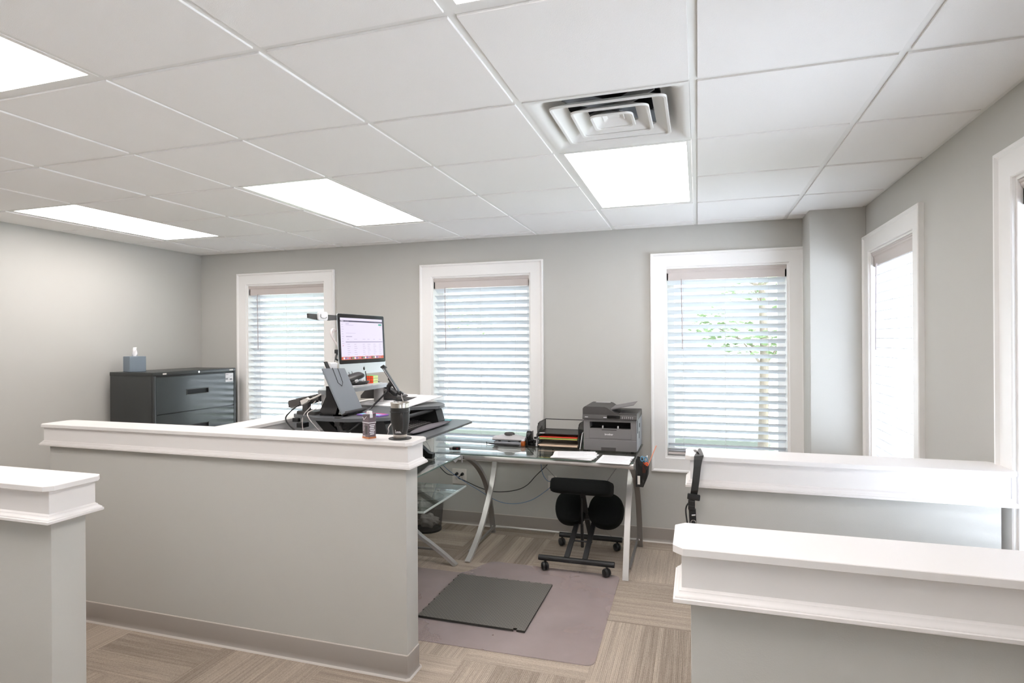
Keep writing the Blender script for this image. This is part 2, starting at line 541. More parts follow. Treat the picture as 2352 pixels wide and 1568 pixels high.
def wall_with_holes(name, a0, a1, holes, fixed, axis):
    bm = BM()
    def bx(u0, u1, z0, z1):
        if u1 - u0 < 1e-4: return
        if axis == 'x': add_box(bm, u0, u1, fixed[0], fixed[1], z0, z1)
        else: add_box(bm, fixed[0], fixed[1], u0, u1, z0, z1)
    cur = a0
    for h0, h1 in sorted(holes):
        bx(cur, h0, 0, ZC + 0.3)
        bx(h0, h1, 0, ZW[0]); bx(h0, h1, ZW[1], ZC + 0.3)
        cur = h1
    bx(cur, a1, 0, ZC + 0.3)
    return struct(name, bm, M['wall'])

wall_with_holes('wall_back', XL - WT, XR + WT, [W1, W2, W3], (YB, YB + WT), 'x')
wall_with_holes('wall_right', YF, YB, [W4, W5, ADDED_W6, ADDED_W7], (XR, XR + WT), 'y')
bm = BM(); add_box(bm, XL - WT, XL, YF, YB, 0, ZC + 0.3); struct('wall_left', bm, M['wall'])
bm = BM(); add_box(bm, XL - WT, XR + WT, YF - WT, YF, 0, ZC + 0.3); struct('wall_front', bm, M['wall'])
bm = BM(); add_box(bm, XL - WT - 0.02, XR + WT + 0.02, YF - WT - 0.02, YB + WT + 0.02, ZC + 0.36, 7.4)
struct('added_shade_block', bm, M['cove'])  # unseen tall block, added to shade the ground beyond the back wall
bm = BM(); add_box(bm, 0.716, XR, 4.352, YB, 0, ZC + 0.3, bevel=0.003, seg=1); struct('wall_corner_column', bm, M['wall'])

# ceiling: lay-in tiles that hang a little below the grid
GX0, GY0, G = -0.0097, 2.049, 0.61
lights = [(-7, 1), (-4, 1), (-1, 1), (-7, -3), (-4, -3), (-1, -3)]
skip = {(i, j + d) for i, j in lights for d in (0, 1)} | {(-1, 0)}
bt, bgd = BM(), BM()
ix0, ix1 = -8, 1
jy0, jy1 = -9, 4
for i in range(ix0, ix1 + 1):
    for j in range(jy0, jy1 + 1):
        if (i, j) in skip: continue
        x0 = max(GX0 + i * G + 0.0125, XL + 0.02); x1 = min(GX0 + (i + 1) * G - 0.0125, XR - 0.02)
        y0 = max(GY0 + j * G + 0.0125, YF + 0.02); y1 = min(GY0 + (j + 1) * G - 0.0125, YB - 0.02)
        if x1 - x0 < 0.01 or y1 - y0 < 0.01: continue
        dz = random.uniform(-0.0012, 0.0012)
        add_box(bt, x0, x1, y0, y1, ZC - 0.006 + dz, ZC + 0.02, bevel=0.0012, seg=1)
ceil = struct('ceiling', bt, M['tile'])
for i in range(ix0, ix1 + 2):
    x = GX0 + i * G
    if XL < x < XR: add_box(bgd, x - 0.012, x + 0.012, YF, YB, ZC, ZC + 0.03)
for j in range(jy0, jy1 + 2):
    y = GY0 + j * G
    if YF < y < YB: add_box(bgd, XL, XR, y - 0.012, y + 0.012, ZC + 0.0004, ZC + 0.03)
add_box(bgd, XL, XL + 0.022, YF, YB, ZC - 0.0015, ZC + 0.03); add_box(bgd, XR - 0.022, XR, YF, YB, ZC - 0.0015, ZC + 0.03)
add_box(bgd, XL, XR, YB - 0.022, YB, ZC - 0.0015, ZC + 0.03); add_box(bgd, XL, XR, YF, YF + 0.022, ZC - 0.0015, ZC + 0.03)
g_ = obj('ceiling_grid', bgd, M['grid'], ceil)
bm = BM(); add_box(bm, XL - WT, XR + WT, YF - WT, YB + WT, ZC + 0.30, ZC + 0.36)
obj('ceiling_deck', bm, M['wall'], ceil)

# cove base along the walls
def cove(bm, x0, x1, y0, y1, h=0.112):
    prof = [(0.0, 0.016), (0.004, 0.0150), (0.009, 0.010), (0.016, 0.006), (0.03, 0.004), (h - 0.004, 0.004), (h, 0.0025), (h, 0.0)]
    loft(bm, [rect_ring(x0, x1, y0, y1, z, o, 0.004) for z, o in prof])
    for f in bm.faces:
        c = f.calc_center_median()
        f.material_index = 1 if (c.z < 0.010 or c.z > h - 0.0042) else 0  # top-edge highlight and light toe line painted in the paler colour
for nm, a in (('baseboard_back', (XL, XR, YB, YB + 0.05)), ('baseboard_left', (XL - 0.05, XL, YF, YB)), ('baseboard_right', (XR, XR + 0.05, YF, YB)),
              ('baseboard_column', (0.716, XR, 4.352, YB))):
    bm = BM(); cove(bm, *a); struct(nm, bm, [M['cove'], M['cove_highlight']], smooth=40)

# ------------------------------------------------------------------ windows and blinds
def casing_profile_frame(bm, a0, a1, z0, z1, wdt, place):
    """picture-frame casing with mitred corners: flat board and raised outer lip"""
    prof = [(0.0, 0.004), (0.0, 0.014), (0.004, 0.018), (wdt - 0.022, 0.018), (wdt - 0.018, 0.022), (wdt - 0.012, 0.028), (wdt - 0.003, 0.028), (wdt, 0.024), (wdt, 0.0)]
    rings = []
    for o, d in prof:
        rings.append([place(u, z, d) for u, z in ((a0 - o, z0 - o), (a1 + o, z0 - o), (a1 + o, z1 + o), (a0 - o, z1 + o))])
    loft(bm, rings, True, False, False)

def window(n, a0, a1, axis, blind_label, clip_hi=None):
    z0, z1 = ZW
    if axis == 'x': place = lambda u, z, d: (u, YB - d, z)
    else: place = lambda u, z, d: (XR - d, u, z)
    c = place((a0 + a1) / 2, z0, 0)
    root = thing('window_%d' % n, None, None, c); root['kind'] = 'structure'
    def bx(bm, u0, u1, za, zb, d0, d1, **k):
        p = place(u0, za, d0); q = place(u1, zb, d1)
        add_box(bm, min(p[0], q[0]), max(p[0], q[0]), min(p[1], q[1]), max(p[1], q[1]), min(p[2], q[2]), max(p[2], q[2]), **k)
    bm = BM(); casing_profile_frame(bm, a0, a1, z0, z1, 0.108, place); obj('casing', bm, M['white'], root)
    bm = BM()                                                     # jamb lining
    for u0, u1, za, zb in ((a0 - 0.001, a0 + 0.012, z0, z1), (a1 - 0.012, a1 + 0.001, z0, z1), (a0 + 0.012, a1 - 0.012, z1 - 0.012, z1 + 0.001), (a0 + 0.012, a1 - 0.012, z0 - 0.001, z0 + 0.012)):
        bx(bm, u0, u1, za, zb, 0.004, -WT + 0.005)
    obj('jamb', bm, M['white'], root)
    zm = (z0 + z1) / 2
    bm = BM()                                                     # sash
    b0, b1 = a0 + 0.012, a1 - 0.012
    za, zb, d = z0 + 0.012, z1 - 0.012, -0.105
    for u0, u1, zz0, zz1 in ((b0, b0 + 0.05, za, zb), (b1 - 0.05, b1, za, zb), (b0 + 0.05, b1 - 0.05, za, za + 0.05), (b0 + 0.05, b1 - 0.05, zb - 0.05, zb)):
        bx(bm, u0, u1, zz0, zz1, d, d - 0.03)
    obj('sash', bm, M['white'], root)
    bm = BM(); bx(bm, b0 + 0.048, b1 - 0.048, za + 0.048, zb - 0.048, d - 0.012, d - 0.016); obj('pane', bm, M['pane'], root)
    # blind
    bl = thing('window_blind', blind_label, 'blind', place((a0 + a1) / 2, z0, -0.04))
    s0, s1 = a0 + 0.016, a1 - 0.016
    bm = BM()
    prof = [(z1 - 0.014, 0.000), (z1 - 0.014, 0.006), (z1 - 0.022, 0.006), (z1 - 0.026, 0.002), (z1 - 0.034, 0.001), (z1 - 0.040, -0.004), (z1 - 0.044, -0.006), (z1 - 0.098, -0.006), (z1 - 0.098, -0.016), (z1 - 0.02, -0.016)]
    loft(bm, [[place(u, z, d - 0.006) for z, d in prof] for u in (a0 + 0.013, a1 - 0.013)])
    for u0, u1 in ((a0 + 0.013, a0 + 0.022), (a1 - 0.022, a1 - 0.013)):
        bx(bm, u0, u1, z1 - 0.098, z1 - 0.016, -0.012, -0.07)
    obj('valance', bm, M['valance'], bl)
    pitch, wd, th = 0.0562, 0.0635, math.radians(27)
    dc = -0.045
    zt = z1 - 0.115
    zb = z0 + 0.012
    bottom = zb + 0.010
    ns = int((zt - bottom - 0.06) / pitch)
    bm = BM()
    zs = [zt - k * pitch for k in range(ns + 1)]
    low = zs[-1]
    k = 0
    while low - 0.012 * (k + 1) > bottom + 0.045 and k < 3:
        zs.append(low - 0.030 - 0.010 * k); k += 1
    for q, zc in enumerate(zs):
        tt = th if q <= ns else 0.08
        jig = random.uniform(-0.006, 0.006)
        top, bot = [], []
        for i in range(5):
            s = (i / 4 - 0.5) * wd
            crown = 0.0035 * (1 - (2 * i / 4 - 1) ** 2)
            d = dc + s * math.cos(tt + jig) ; z = zc + s * math.sin(tt + jig)
            z += crown * math.cos(tt); d += -crown * math.sin(tt)
            top.append((d, z + 0.0014)); bot.append((d, z - 0.0014))
        loop = top + bot[::-1]
        sag = random.uniform(-0.001, 0.001)
        loft(bm, [[place(u, z + (sag if u == s0 else -sag), d) for d, z in loop] for u in (s0, s1)])
    obj('slats', bm, M['slat'], bl)
    bm = BM(); bx(bm, s0, s1, bottom, bottom + 0.018, dc - 0.03, dc + 0.03, bevel=0.004); obj('bottom_rail', bm, M['valance'], bl)
    bm = BM()
    L = s1 - s0
    for fr in ((0.14, 0.5, 0.86) if L > 0.7 else (0.2, 0.8)):
        u = s0 + fr * L
        for dd in (0.031, -0.031):
            p = place(u, bottom, dc + dd); q = place(u, z1 - 0.1, dc + dd)
            add_tube(bm, [p, q], 0.0009, 5)
    obj('ladder_cord', bm, M['cord'], bl)
    bm = BM()
    u = s0 + (0.125 * L if axis == 'x' else 0.86 * L)
    add_tube(bm, [place(u, z1 - 0.09, 0.0), place(u, z1 - 0.12, 0.004), place(u + 0.006, z1 - 0.62, 0.006)], 0.0035, 8)
    obj('wand', bm, M['wand'], bl, smooth=40)

window(1, *W1, 'x', 'white slatted blind in the window beside the black filing cabinet')
window(2, *W2, 'x', 'white slatted blind in the window behind the glass desk and hole punch')
window(3, *W3, 'x', 'white slatted blind in the back-wall window between the printer and the corner column')
window(4, *W4, 'y', 'white slatted blind on the side wall, between the corner column and bare wall')
window(5, *W5, 'y', 'white slatted blind cut by the photo edge, above the end of the low wall')
for n_, W_ in ((6, ADDED_W6), (7, ADDED_W7)):                                 # unseen windows, added to bring more daylight onto the ceiling
    t = thing('window_%d' % n_, None, None, (XR, sum(W_) / 2, ZW[0])); t['kind'] = 'structure'
    bm = BM(); casing_profile_frame(bm, W_[0], W_[1], ZW[0], ZW[1], 0.108, lambda u, z, d: (XR - d, u, z)); obj('casing', bm, M['white'], t)
    bm = BM(); add_box(bm, XR + 0.1, XR + 0.104, W_[0], W_[1], ZW[0], ZW[1]); obj('pane', bm, M['pane'], t)

# ------------------------------------------------------------------ low walls
CZ = 1.091
def partition(x0, x1, y0, y1, label, free=('x0', 'x1', 'y0', 'y1'), cut=None):
    root = thing('partition', label, 'low wall', ((x0 + x1) / 2, (y0 + y1) / 2, 0)); root['kind'] = 'structure'
    bm = BM(); add_box(bm, x0, x1, y0, y1, 0, 0.985, bevel=0.004, seg=2); obj('core', bm, M['wall'], root, smooth=40)
    def rr(z, o, ch=0.0):
        a0 = x0 - (o if 'x0' in free else 0); a1 = x1 + (o if 'x1' in free else 0)
        b0 = y0 - (o if 'y0' in free else 0); b1 = y1 + (o if 'y1' in free else 0)
        ring = []
        for (x, y, sx, sy, fx, fy) in ((a0, b0, 1, 1, 'x0', 'y0'), (a1, b0, -1, 1, 'x1', 'y0'), (a1, b1, -1, -1, 'x1', 'y1'), (a0, b1, 1, -1, 'x0', 'y1')):
            c = ch if (fx in free and fy in free) else 0.0006
            if sx == sy: ring += [(x, y + sy * c, z), (x + sx * c, y, z)]
            else: ring += [(x + sx * c, y, z), (x, y + sy * c, z)]
        return ring
    bm = BM(); loft(bm, [rr(0.985, 0.019, 0.001), rr(CZ - 0.018, 0.019, 0.001)]); obj('frieze_board', bm, M['cap'], root)
    bm = BM(); loft(bm, [rr(CZ - 0.018, 0.036, 0.022), rr(CZ - 0.0165, 0.0375, 0.022), rr(CZ - 0.0015, 0.0375, 0.022), rr(CZ, 0.036, 0.022)]); obj('cap', bm, M['cap'], root)
    mp = [(0.968, 0.0), (0.968, 0.034), (0.970, 0.037), (0.9775, 0.037), (0.979, 0.0335), (0.982, 0.0335), (0.985, 0.030), (0.990, 0.025), (0.993, 0.0245), (0.995, 0.021), (0.998, 0.019)]
    bm = BM(); loft(bm, [rr(z, o, 0.001) for z, o in mp]); obj('bed_moulding', bm, M['cap'], root, smooth=50)
    h = 0.112
    bm = BM()
    prof = [(0.0, 0.016), (0.004, 0.0150), (0.009, 0.010), (0.016, 0.006), (0.03, 0.004), (h - 0.004, 0.004), (h, 0.0025), (h, 0.0)]
    loft(bm, [rr(z, o, 0.012 if z < .02 else 0.006) for z, o in prof])
    for f in bm.faces:
        c = f.calc_center_median()
        f.material_index = 1 if (c.z < 0.010 or c.z > h - 0.0042) and c.z > 0.0001 else 0  # same painted highlight along the top edge and toe
    obj('cove_base', bm, [M['cove'], M['cove_highlight']], root, smooth=60)
    return root
partition(-3.545, -1.275, 2.425, 2.540, 'long low wall with white cap carrying the black tumbler and the drink carton')
partition(-2.4775, -2.3625, 2.5775, YB, 'low wall returning to the window wall between filing cabinet and desk', free=('x0', 'x1'))
partition(XL, -2.01, 1.3775, 1.4925, 'short low wall end seen whole at one side, in front of the long one', free=('x1', 'y0', 'y1'))
partition(-0.018, XR, 1.3775, 1.4925, 'low wall with clipped cap corner, nearer than the strap', free=('x0', 'y0', 'y1'))
partition(-0.012, 1.000, 2.452, 2.567, 'low wall with the black strap hanging over its end', free=('x0', 'x1', 'y0', 'y1'))

# ------------------------------------------------------------------ ceiling lights and vent
LIGHT_LABEL = {(-7, 1): 'glowing white ceiling panel above the filing cabinet by the far side wall',
               (-4, 1): 'glowing white ceiling panel above the computer and the windows beside it',
               (-1, 1): 'glowing white ceiling panel right next to the air vent'.replace('right next to', 'touching'),
               (-4, -3): 'glowing white ceiling panel cut by the photo edge, above the long low wall',
               (-1, -3): 'glowing white ceiling panel of which only a sliver shows at the top edge'}
for i, j in lights:
    x0, x1 = GX0 + i * G + 0.013, GX0 + (i + 1) * G - 0.013
    y0, y1 = GY0 + j * G + 0.013, GY0 + (j + 2) * G - 0.013
    lb = LIGHT_LABEL.get((i, j), 'glowing white ceiling panel out of view over the far side of the entry')
    t = thing('ceiling_light', lb, 'light', ((x0 + x1) / 2, (y0 + y1) / 2, ZC), 'ceiling light panels')
    bm = BM()
    loft(bm, [rect_ring(x0, x1, y0, y1, ZC + 0.02), rect_ring(x0, x1, y0, y1, ZC - 0.0015), rect_ring(x0, x1, y0, y1, ZC - 0.0015, -0.018), rect_ring(x0, x1, y0, y1, ZC - 0.0009, -0.020)], True, False, False)
    add_box(bm, x0, x1, y0, y1, ZC + 0.032, ZC + 0.09)
    obj('frame', bm, M['grid'], t)
    bm = BM(); add_box(bm, x0 + 0.019, x1 - 0.019, y0 + 0.019, y1 - 0.019, ZC - 0.0009, ZC + 0.0)
    obj('diffuser', bm, M['panel'], t)

vx, vy = GX0 - 0.5 * G, GY0 + 0.5 * G
vt = thing('air_vent', 'square white stepped air diffuser in the ceiling beside a light panel', 'vent', (vx, vy, ZC))
def sq(h, z, rc=0.02, n=5):
    out = []
    for cx, cy, a in ((1, 1, 0), (-1, 1, 90), (-1, -1, 180), (1, -1, 270)):
        for k in range(n):
            an = math.radians(a + 90 * k / (n - 1))
            out.append((vx + cx * (h - rc) + rc * math.cos(an), vy + cy * (h - rc) + rc * math.sin(an), z))
    return out
bm = BM()
loft(bm, [sq(0.292, ZC + 0.01, 0.003), sq(0.292, ZC - 0.003, 0.003), sq(0.276, ZC - 0.003, 0.006), sq(0.262, ZC + 0.002, 0.02), sq(0.240, ZC + 0.020, 0.05), sq(0.222, ZC + 0.050, 0.07), sq(0.205, ZC + 0.075, 0.09), sq(0.185, ZC + 0.082, 0.12)], True, False, False)
obj('pan', bm, M['grid'], vt, smooth=35)
for h, zz in ((0.212, 0.0), (0.145, 0.001), (0.080, 0.002)):
    bm = BM()
    loft(bm, [sq(h - 0.008, ZC + zz - 0.004, 0.022), sq(h + 0.001, ZC + zz - 0.006, 0.025), sq(h + 0.003, ZC + zz + 0.001, 0.026), sq(h - 0.052, ZC + zz + 0.031, 0.015), sq(h - 0.054, ZC + zz + 0.029, 0.015), sq(h - 0.010, ZC + zz + 0.003, 0.018), sq(h - 0.012, ZC + zz, 0.018), sq(h - 0.008, ZC + zz - 0.004, 0.022)], True, False, False)
    obj('louvre_ring', bm, M['grid'], vt, smooth=35)
bm = BM()
loft(bm, [sq(0.020, ZC + 0.030, 0.006), sq(0.024, ZC + 0.024, 0.008), sq(0.040, ZC + 0.016, 0.01), sq(0.044, ZC + 0.024, 0.01)])
obj('centre_plate', bm, M['grid'], vt, smooth=35)
bm = BM()
for a in (45, 135):
    c, s = math.cos(math.radians(a)), math.sin(math.radians(a))
    add_tube(bm, [(vx - 0.24 * c, vy - 0.24 * s, ZC + 0.058), (vx + 0.24 * c, vy + 0.24 * s, ZC + 0.058)], 0, flat=(0.045, 0.006, (0, 0, 1)))
obj('cross_brace', bm, M['riser'], vt)
bm = BM(); add_lathe(bm, vx, vy, [(0.19, ZC + 0.08), (0.17, ZC + 0.13), (0.17, ZC + 0.28)], 32, cap0=False)
obj('duct', bm, mat('black_duct_lining', srgb(30, 30, 34), 0.4, bump=1.0, scale=40), vt, smooth=40)

# ------------------------------------------------------------------ outdoors beyond the windows
M['lawn'] = mat('dry_lawn', srgb(94, 98, 84), 0.95, bump=0.4, scale=40, var=0.12, vscale=2)
M['paving'] = mat('pale_concrete', srgb(150, 148, 150), 0.9, var=0.05)
M['leaf'] = mat('spring_leaf', srgb(140, 160, 116), 0.7, var=0.2, vscale=4)
M['bark'] = mat('young_bark', srgb(150, 136, 124), 0.9, bump=0.5, scale=60, var=0.1)
bm = BM(); add_box(bm, -40, XL - WT, -10, 12, -0.30, -0.12); add_box(bm, XL - WT, 14, YB + WT, 12, -0.30, -0.12)
struct('ground', bm, M['lawn'])
bm = BM(); add_box(bm, XR + WT, 14, -10, YB + WT, -0.30, -0.125); struct('driveway', bm, mat('worn_concrete', srgb(178, 178, 184), 0.9, var=0.05))
bm = BM(); add_box(bm, -40, 14, -40, -10, -0.3, -0.13); add_box(bm, XL - WT, XR + WT, -10, YF - WT, -0.3, -0.13); struct('pavement', bm, M['paving'])
bm = BM(); add_box(bm, -40, 20, 12, 60, -0.30, -0.13); struct('road', bm, M['paving'])
def leaves(bm, c, rx, rz, n, s=0.06):
    for _ in range(n):
        while True:
            p = Vector((random.uniform(-1, 1), random.uniform(-1, 1), random.uniform(-1, 1)))
            if 0.25 < p.length < 1: break
        q = Vector((c[0] + p.x * rx, c[1] + p.y * rx, c[2] + p.z * rz))
        R_ = Matrix.Rotation(random.uniform(0, 6.3), 3, 'Z') @ Matrix.Rotation(random.uniform(-1, 1), 3, 'X')
        a = s * random.uniform(0.6, 1.2)
        vs = [bm.verts.new(q + R_ @ Vector(v)) for v in ((-a, 0, 0), (0, -a * 0.45, 0.1 * a), (a, 0, 0), (0, a * 0.45, 0.1 * a))]
        bm.faces.new(vs)
def tree(label, x, y, h, tr, crowns, n, s, group=None):
    t = thing('tree', label, 'tree', (x, y, -0.12), group)
    bm = BM(); add_tube(bm, [(x, y, -0.15), (x + 0.03, y, h * 0.4), (x - 0.02, y, h * 0.8), (x, y, h)], [tr, tr * 0.8, tr * 0.55, tr * 0.2], 10)
    for c in crowns:
        add_tube(bm, [(x, y, c[2] - 0.35), (c[0], c[1], c[2])], [tr * 0.3, tr * 0.1], 6)
    obj('trunk', bm, M['bark'], t, smooth=60)
    bm = BM()
    for c in crowns: leaves(bm, c[:3], c[3], c[4], n, s)
    obj('foliage', bm, M['leaf'], t)
tree('slim young tree seen through the blind between printer and corner column', 0.82, 8.5, 3.6, 0.07,
     [(0.55, 8.4, 1.55, 0.35, 0.25), (0.2, 8.6, 1.75, 0.35, 0.3), (1.05, 8.5, 1.5, 0.3, 0.25), (0.7, 8.4, 2.3, 0.5, 0.4), (0.1, 8.5, 2.6, 0.45, 0.35), (1.2, 8.5, 2.6, 0.4, 0.4), (0.8, 8.5, 3.3, 0.6, 0.5)], 150, 0.06)
for k, (x, y, h, lb) in enumerate([(-9.5, 19, 4.2, 'leafy street tree seen through the blind behind the glass desk'),
                                   (-20.5, 24, 4.5, 'leafy street tree seen through the blind beside the filing cabinet')]):
    tree(lb, x, y, h, 0.12, [(x + dx, y + dy, z, r, r * 0.6) for dx, dy, z, r in ((-1.0, 0, 2.3, 0.9), (1.1, 0.3, 2.5, 1.0), (0, 0.4, 3.2, 1.3), (2.2, 0, 2.2, 0.8), (-2.0, 0, 2.6, 0.8))], 260, 0.12, 'street trees outside')

# ------------------------------------------------------------------ things
def rbox(bm, c, s, R=None, bevel=0.0, seg=2, mi=0):
    """box centred at c with size s and rotation matrix R"""
    m = Matrix.Translation(c) @ (R.to_4x4() if R is not None else Matrix.Identity(4))
    return add_box(bm, -s[0]/2, s[0]/2, -s[1]/2, s[1]/2, -s[2]/2, s[2]/2, bevel, seg, mi, m)

def frame(c, xax, zax):
    """4x4 with local x along xax and local z along zax"""
    x = Vector(xax).normalized(); z = Vector(zax); z = (z - x * z.dot(x)).normalized(); y = z.cross(x)
    return Matrix(((x.x, y.x, z.x, c[0]), (x.y, y.y, z.y, c[1]), (x.z, y.z, z.z, c[2]), (0, 0, 0, 1)))

def lbox(bm, F, x0, x1, y0, y1, z0, z1, bevel=0.0, seg=2, mi=0):
    return add_box(bm, x0, x1, y0, y1, z0, z1, bevel, seg, mi, F)

# ---- filing cabinet (drawer fronts face +X)
cx0, cx1, cy0, cy1, cz = -4.613, -4.150, 3.630, 4.510, 1.312
t = thing('filing_cabinet', 'black lateral filing cabinet with drawers in the corner under the tissue box', 'filing cabinet', ((cx0+cx1)/2, (cy0+cy1)/2, 0))
bm = BM()
add_box(bm, cx0, cx1 - 0.012, cy0, cy1, 0.0, cz - 0.03, bevel=0.003)
add_box(bm, cx0 - 0.002, cx1, cy0 - 0.002, cy1 + 0.002, cz - 0.032, cz, bevel=0.004)
add_box(bm, cx1 - 0.02, cx1, cy0, cy0 + 0.024, 0.0, cz - 0.03, bevel=0.002); add_box(bm, cx1 - 0.02, cx1, cy1 - 0.024, cy1, 0.0, cz - 0.03, bevel=0.002)
add_box(bm, cx1 - 0.02, cx1 - 0.001, cy0, cy1, 0.0, 0.05)
obj('body', bm, M['cab'], t, smooth=40)
dh = (cz - 0.04 - 0.055) / 4
for k in range(4):
    z0 = 0.055 + k * dh + 0.003; z1 = z0 + dh - 0.008
    bm = BM(); y0, y1 = cy0 + 0.027, cy1 - 0.027
    hz, hy = (z0 + z1) / 2 + 0.012, (y0 + y1) / 2
    hw, hh = 0.115, 0.019
    x = cx1 - 0.001
    # drawer front with a real opening for the recessed pull
    for ya, yb, za, zb in ((y0, hy - hw, z0, z1), (hy + hw, y1, z0, z1), (hy - hw, hy + hw, z0, hz - hh), (hy - hw, hy + hw, hz + hh, z1)):
        add_box(bm, x - 0.012, x, ya, yb, za, zb)
    d = obj('drawer', bm, M['cabface'], t)
    bm = BM(); add_box(bm, x - 0.0115, x - 0.009, hy - hw, hy + hw, hz - hh, hz + hh, mi=1)
    for ya, yb, za, zb in ((hy - hw - 0.006, hy + hw + 0.006, hz + hh - 0.002, hz + hh + 0.005), (hy - hw - 0.006, hy + hw + 0.006, hz - hh - 0.006, hz - hh + 0.001), (hy - hw - 0.006, hy - hw + 0.002, hz - hh, hz + hh), (hy + hw - 0.002, hy + hw + 0.006, hz - hh, hz + hh)):
        add_box(bm, x - 0.001, x + 0.003, ya, yb, za, zb, bevel=0.001, seg=1)
    obj('handle', bm, [M['blacksatin'], M['hole']], d)
bm = BM(); add_cyl(bm, (cx1 - 0.002, cy0 + 0.45, cz - 0.016), (cx1 + 0.004, cy0 + 0.45, cz - 0.016), 0.009); obj('lock', bm, M['chrome'], t, smooth=40)
for y, w_ in ((cy0 + 0.105, 0.035), (cy1 - 0.055, 0.045)):
    bm = BM(); add_box(bm, cx1 - 0.001, cx1 + 0.0012, y - w_/2, y + w_/2, cz - 0.022, cz - 0.010); pieces('name_plate', bm, M['outlet'], t)
bm = BM(); add_box(bm, cx1 - 0.001, cx1 + 0.0006, cy1 - 0.125, cy1 - 0.032, cz - 0.125, cz - 0.045)
for a, b, c, d in ((0.04, 0.08, -0.075, -0.072), (0.045, 0.06, -0.11, -0.095), (0.09, 0.115, -0.06, -0.056), (0.095, 0.11, -0.105, -0.09), (0.07, 0.105, -0.085, -0.0835)):
    add_box(bm, cx1, cx1 + 0.0008, cy1 - a - 0.03, cy1 - a, cz + c, cz + d, mi=1)
obj('sticker', bm, [M['paper'], M['ink']], t)

# ---- tissue box
t = thing('tissue_box', 'slate blue patterned cube tissue box on top of the black filing cabinet', 'tissue box', (-4.452, 3.72, cz), rotz=math.radians(-18))
bm = BM(); add_box(bm, -0.062, 0.062, -0.062, 0.062, 0.0, 0.128, bevel=0.003, seg=1); obj('box', bm, M['tissuebox'], t, local=True)
bm = BM()
rings = []
for z, a, b, q in ((0.120, 0.030, 0.012, 0.0), (0.150, 0.034, 0.016, 0.4), (0.175, 0.026, 0.012, 0.9), (0.197, 0.030, 0.006, 1.1)):
    rings.append([(a * math.cos(q + 2*PI*k/14) * (1 + 0.25 * math.sin(5*k + z*90)), b * math.sin(q + 2*PI*k/14) * (1 + 0.3 * math.cos(3*k)), z + 0.006 * math.sin(k * 2.1)) for k in range(14)])
loft(bm, rings, True, True, True); obj('tissue', bm, M['paper'], t, local=True, smooth=80)

# ---- main glass desk along the window wall
GT = 0.755
t = thing('glass_desk', 'glass-topped desk with curved silver legs under the windows, carrying the printer', 'desk', (-1.0, 4.17, 0))
bm = BM()
gx0, gx1, gy0, gy1 = -2.29, -0.402, 3.862, 4.590
def sheet(bm, poly, z0, z1):
    add_prism(bm, poly, z0, z1)
    for f in bm.faces: f.material_index = 0 if abs(f.normal.z) > 0.5 else 1
    bm.normal_update()
    for f in bm.faces: f.material_index = 0 if abs(f.normal.z) > 0.5 else 1
sheet(bm, [(gx0, gy0), (gx1 - 0.02, gy0), (gx1 - 0.006, gy0 + 0.006), (gx1, gy0 + 0.02), (gx1, gy1), (gx0, gy1)], GT - 0.008, GT)
obj('glass_top', bm, [M['desk_glass'], M['glass_edge']], t)
bm = BM(); add_cyl(bm, (-1.58, 3.885, 0.728), (-0.405, 3.885, 0.728), 0.0185); add_cyl(bm, (-0.44, 3.885, 0.728), (-0.40, 3.885, 0.728), 0.021)
obj('front_rail', bm, M['silver'], t, smooth=40)
bm = BM(); add_cyl(bm, (-1.58, 4.45, 0.728), (-0.42, 4.45, 0.728), 0.0185); obj('rear_rail', bm, M['silver'], t, smooth=40)
arc_f = [(3.832, 0.0), (3.93, 0.075), (4.06, 0.20), (4.19, 0.335), (4.31, 0.475), (4.40, 0.60), (4.455, 0.715)]
arc_f = [(3.834, 0.0), (3.935, 0.045), (4.093, 0.143), (4.228, 0.271), (4.36, 0.43), (4.43, 0.575), (4.455, 0.715)]
arc_b = [(4.505, 0.0), (4.488, 0.10), (4.449, 0.23), (4.385, 0.37), (4.297, 0.49), (4.152, 0.61), (3.997, 0.69), (3.90, 0.722)]
FOOTH = 0.0
def leg_pts(arc, x): return bezier([(x, y, z) for y, z in arc], 5)
for x, arc, m_ in ((-1.545, arc_f, 'silver'), (-1.590, arc_b, 'silver_dark'), (-0.452, [(3.836, 0.0), (3.90, 0.16), (3.975, 0.33), (4.06, 0.47), (4.19, 0.61), (4.33, 0.69), (4.44, 0.722)], 'silver'),
                   (-0.420, arc_b, 'silver_dark')):
    bm = BM(); add_tube(bm, leg_pts(arc, x), 0, flat=(0.038, 0.022, (1, 0, 0))); obj('leg', bm, M[m_], t, smooth=25)
for x in (-1.567, -0.436):
    bm = BM(); add_tube(bm, [(x, 3.93, 0.045), (x, 4.49, 0.06)], 0, flat=(0.016, 0.012, (1, 0, 0))); obj('foot_brace', bm, M['silver_dark'], t)
bm = BM(); add_cyl(bm, (-1.59, 4.49, 0.055), (-0.42, 4.49, 0.055), 0.009); obj('rear_stretcher', bm, M['silver'], t, smooth=40)
bm = BM()
add_cyl(bm, (-1.30, 4.475, 0.715), (-0.63, 4.485, 0.06), 0.0025, seg=6); add_cyl(bm, (-0.50, 4.455, 0.715), (-0.95, 4.465, 0.06), 0.0025, seg=6)
pieces('cross_wire', bm, M['silver_dark'], t)
bm = BM()
for x, y in ((-1.45, 3.885), (-0.50, 3.885), (-1.45, 4.45), (-0.50, 4.45)): add_cyl(bm, (x, y, 0.744), (x, y, 0.7475), 0.013)
pieces('glass_pad', bm, M['lightgrey'], t, smooth=40)
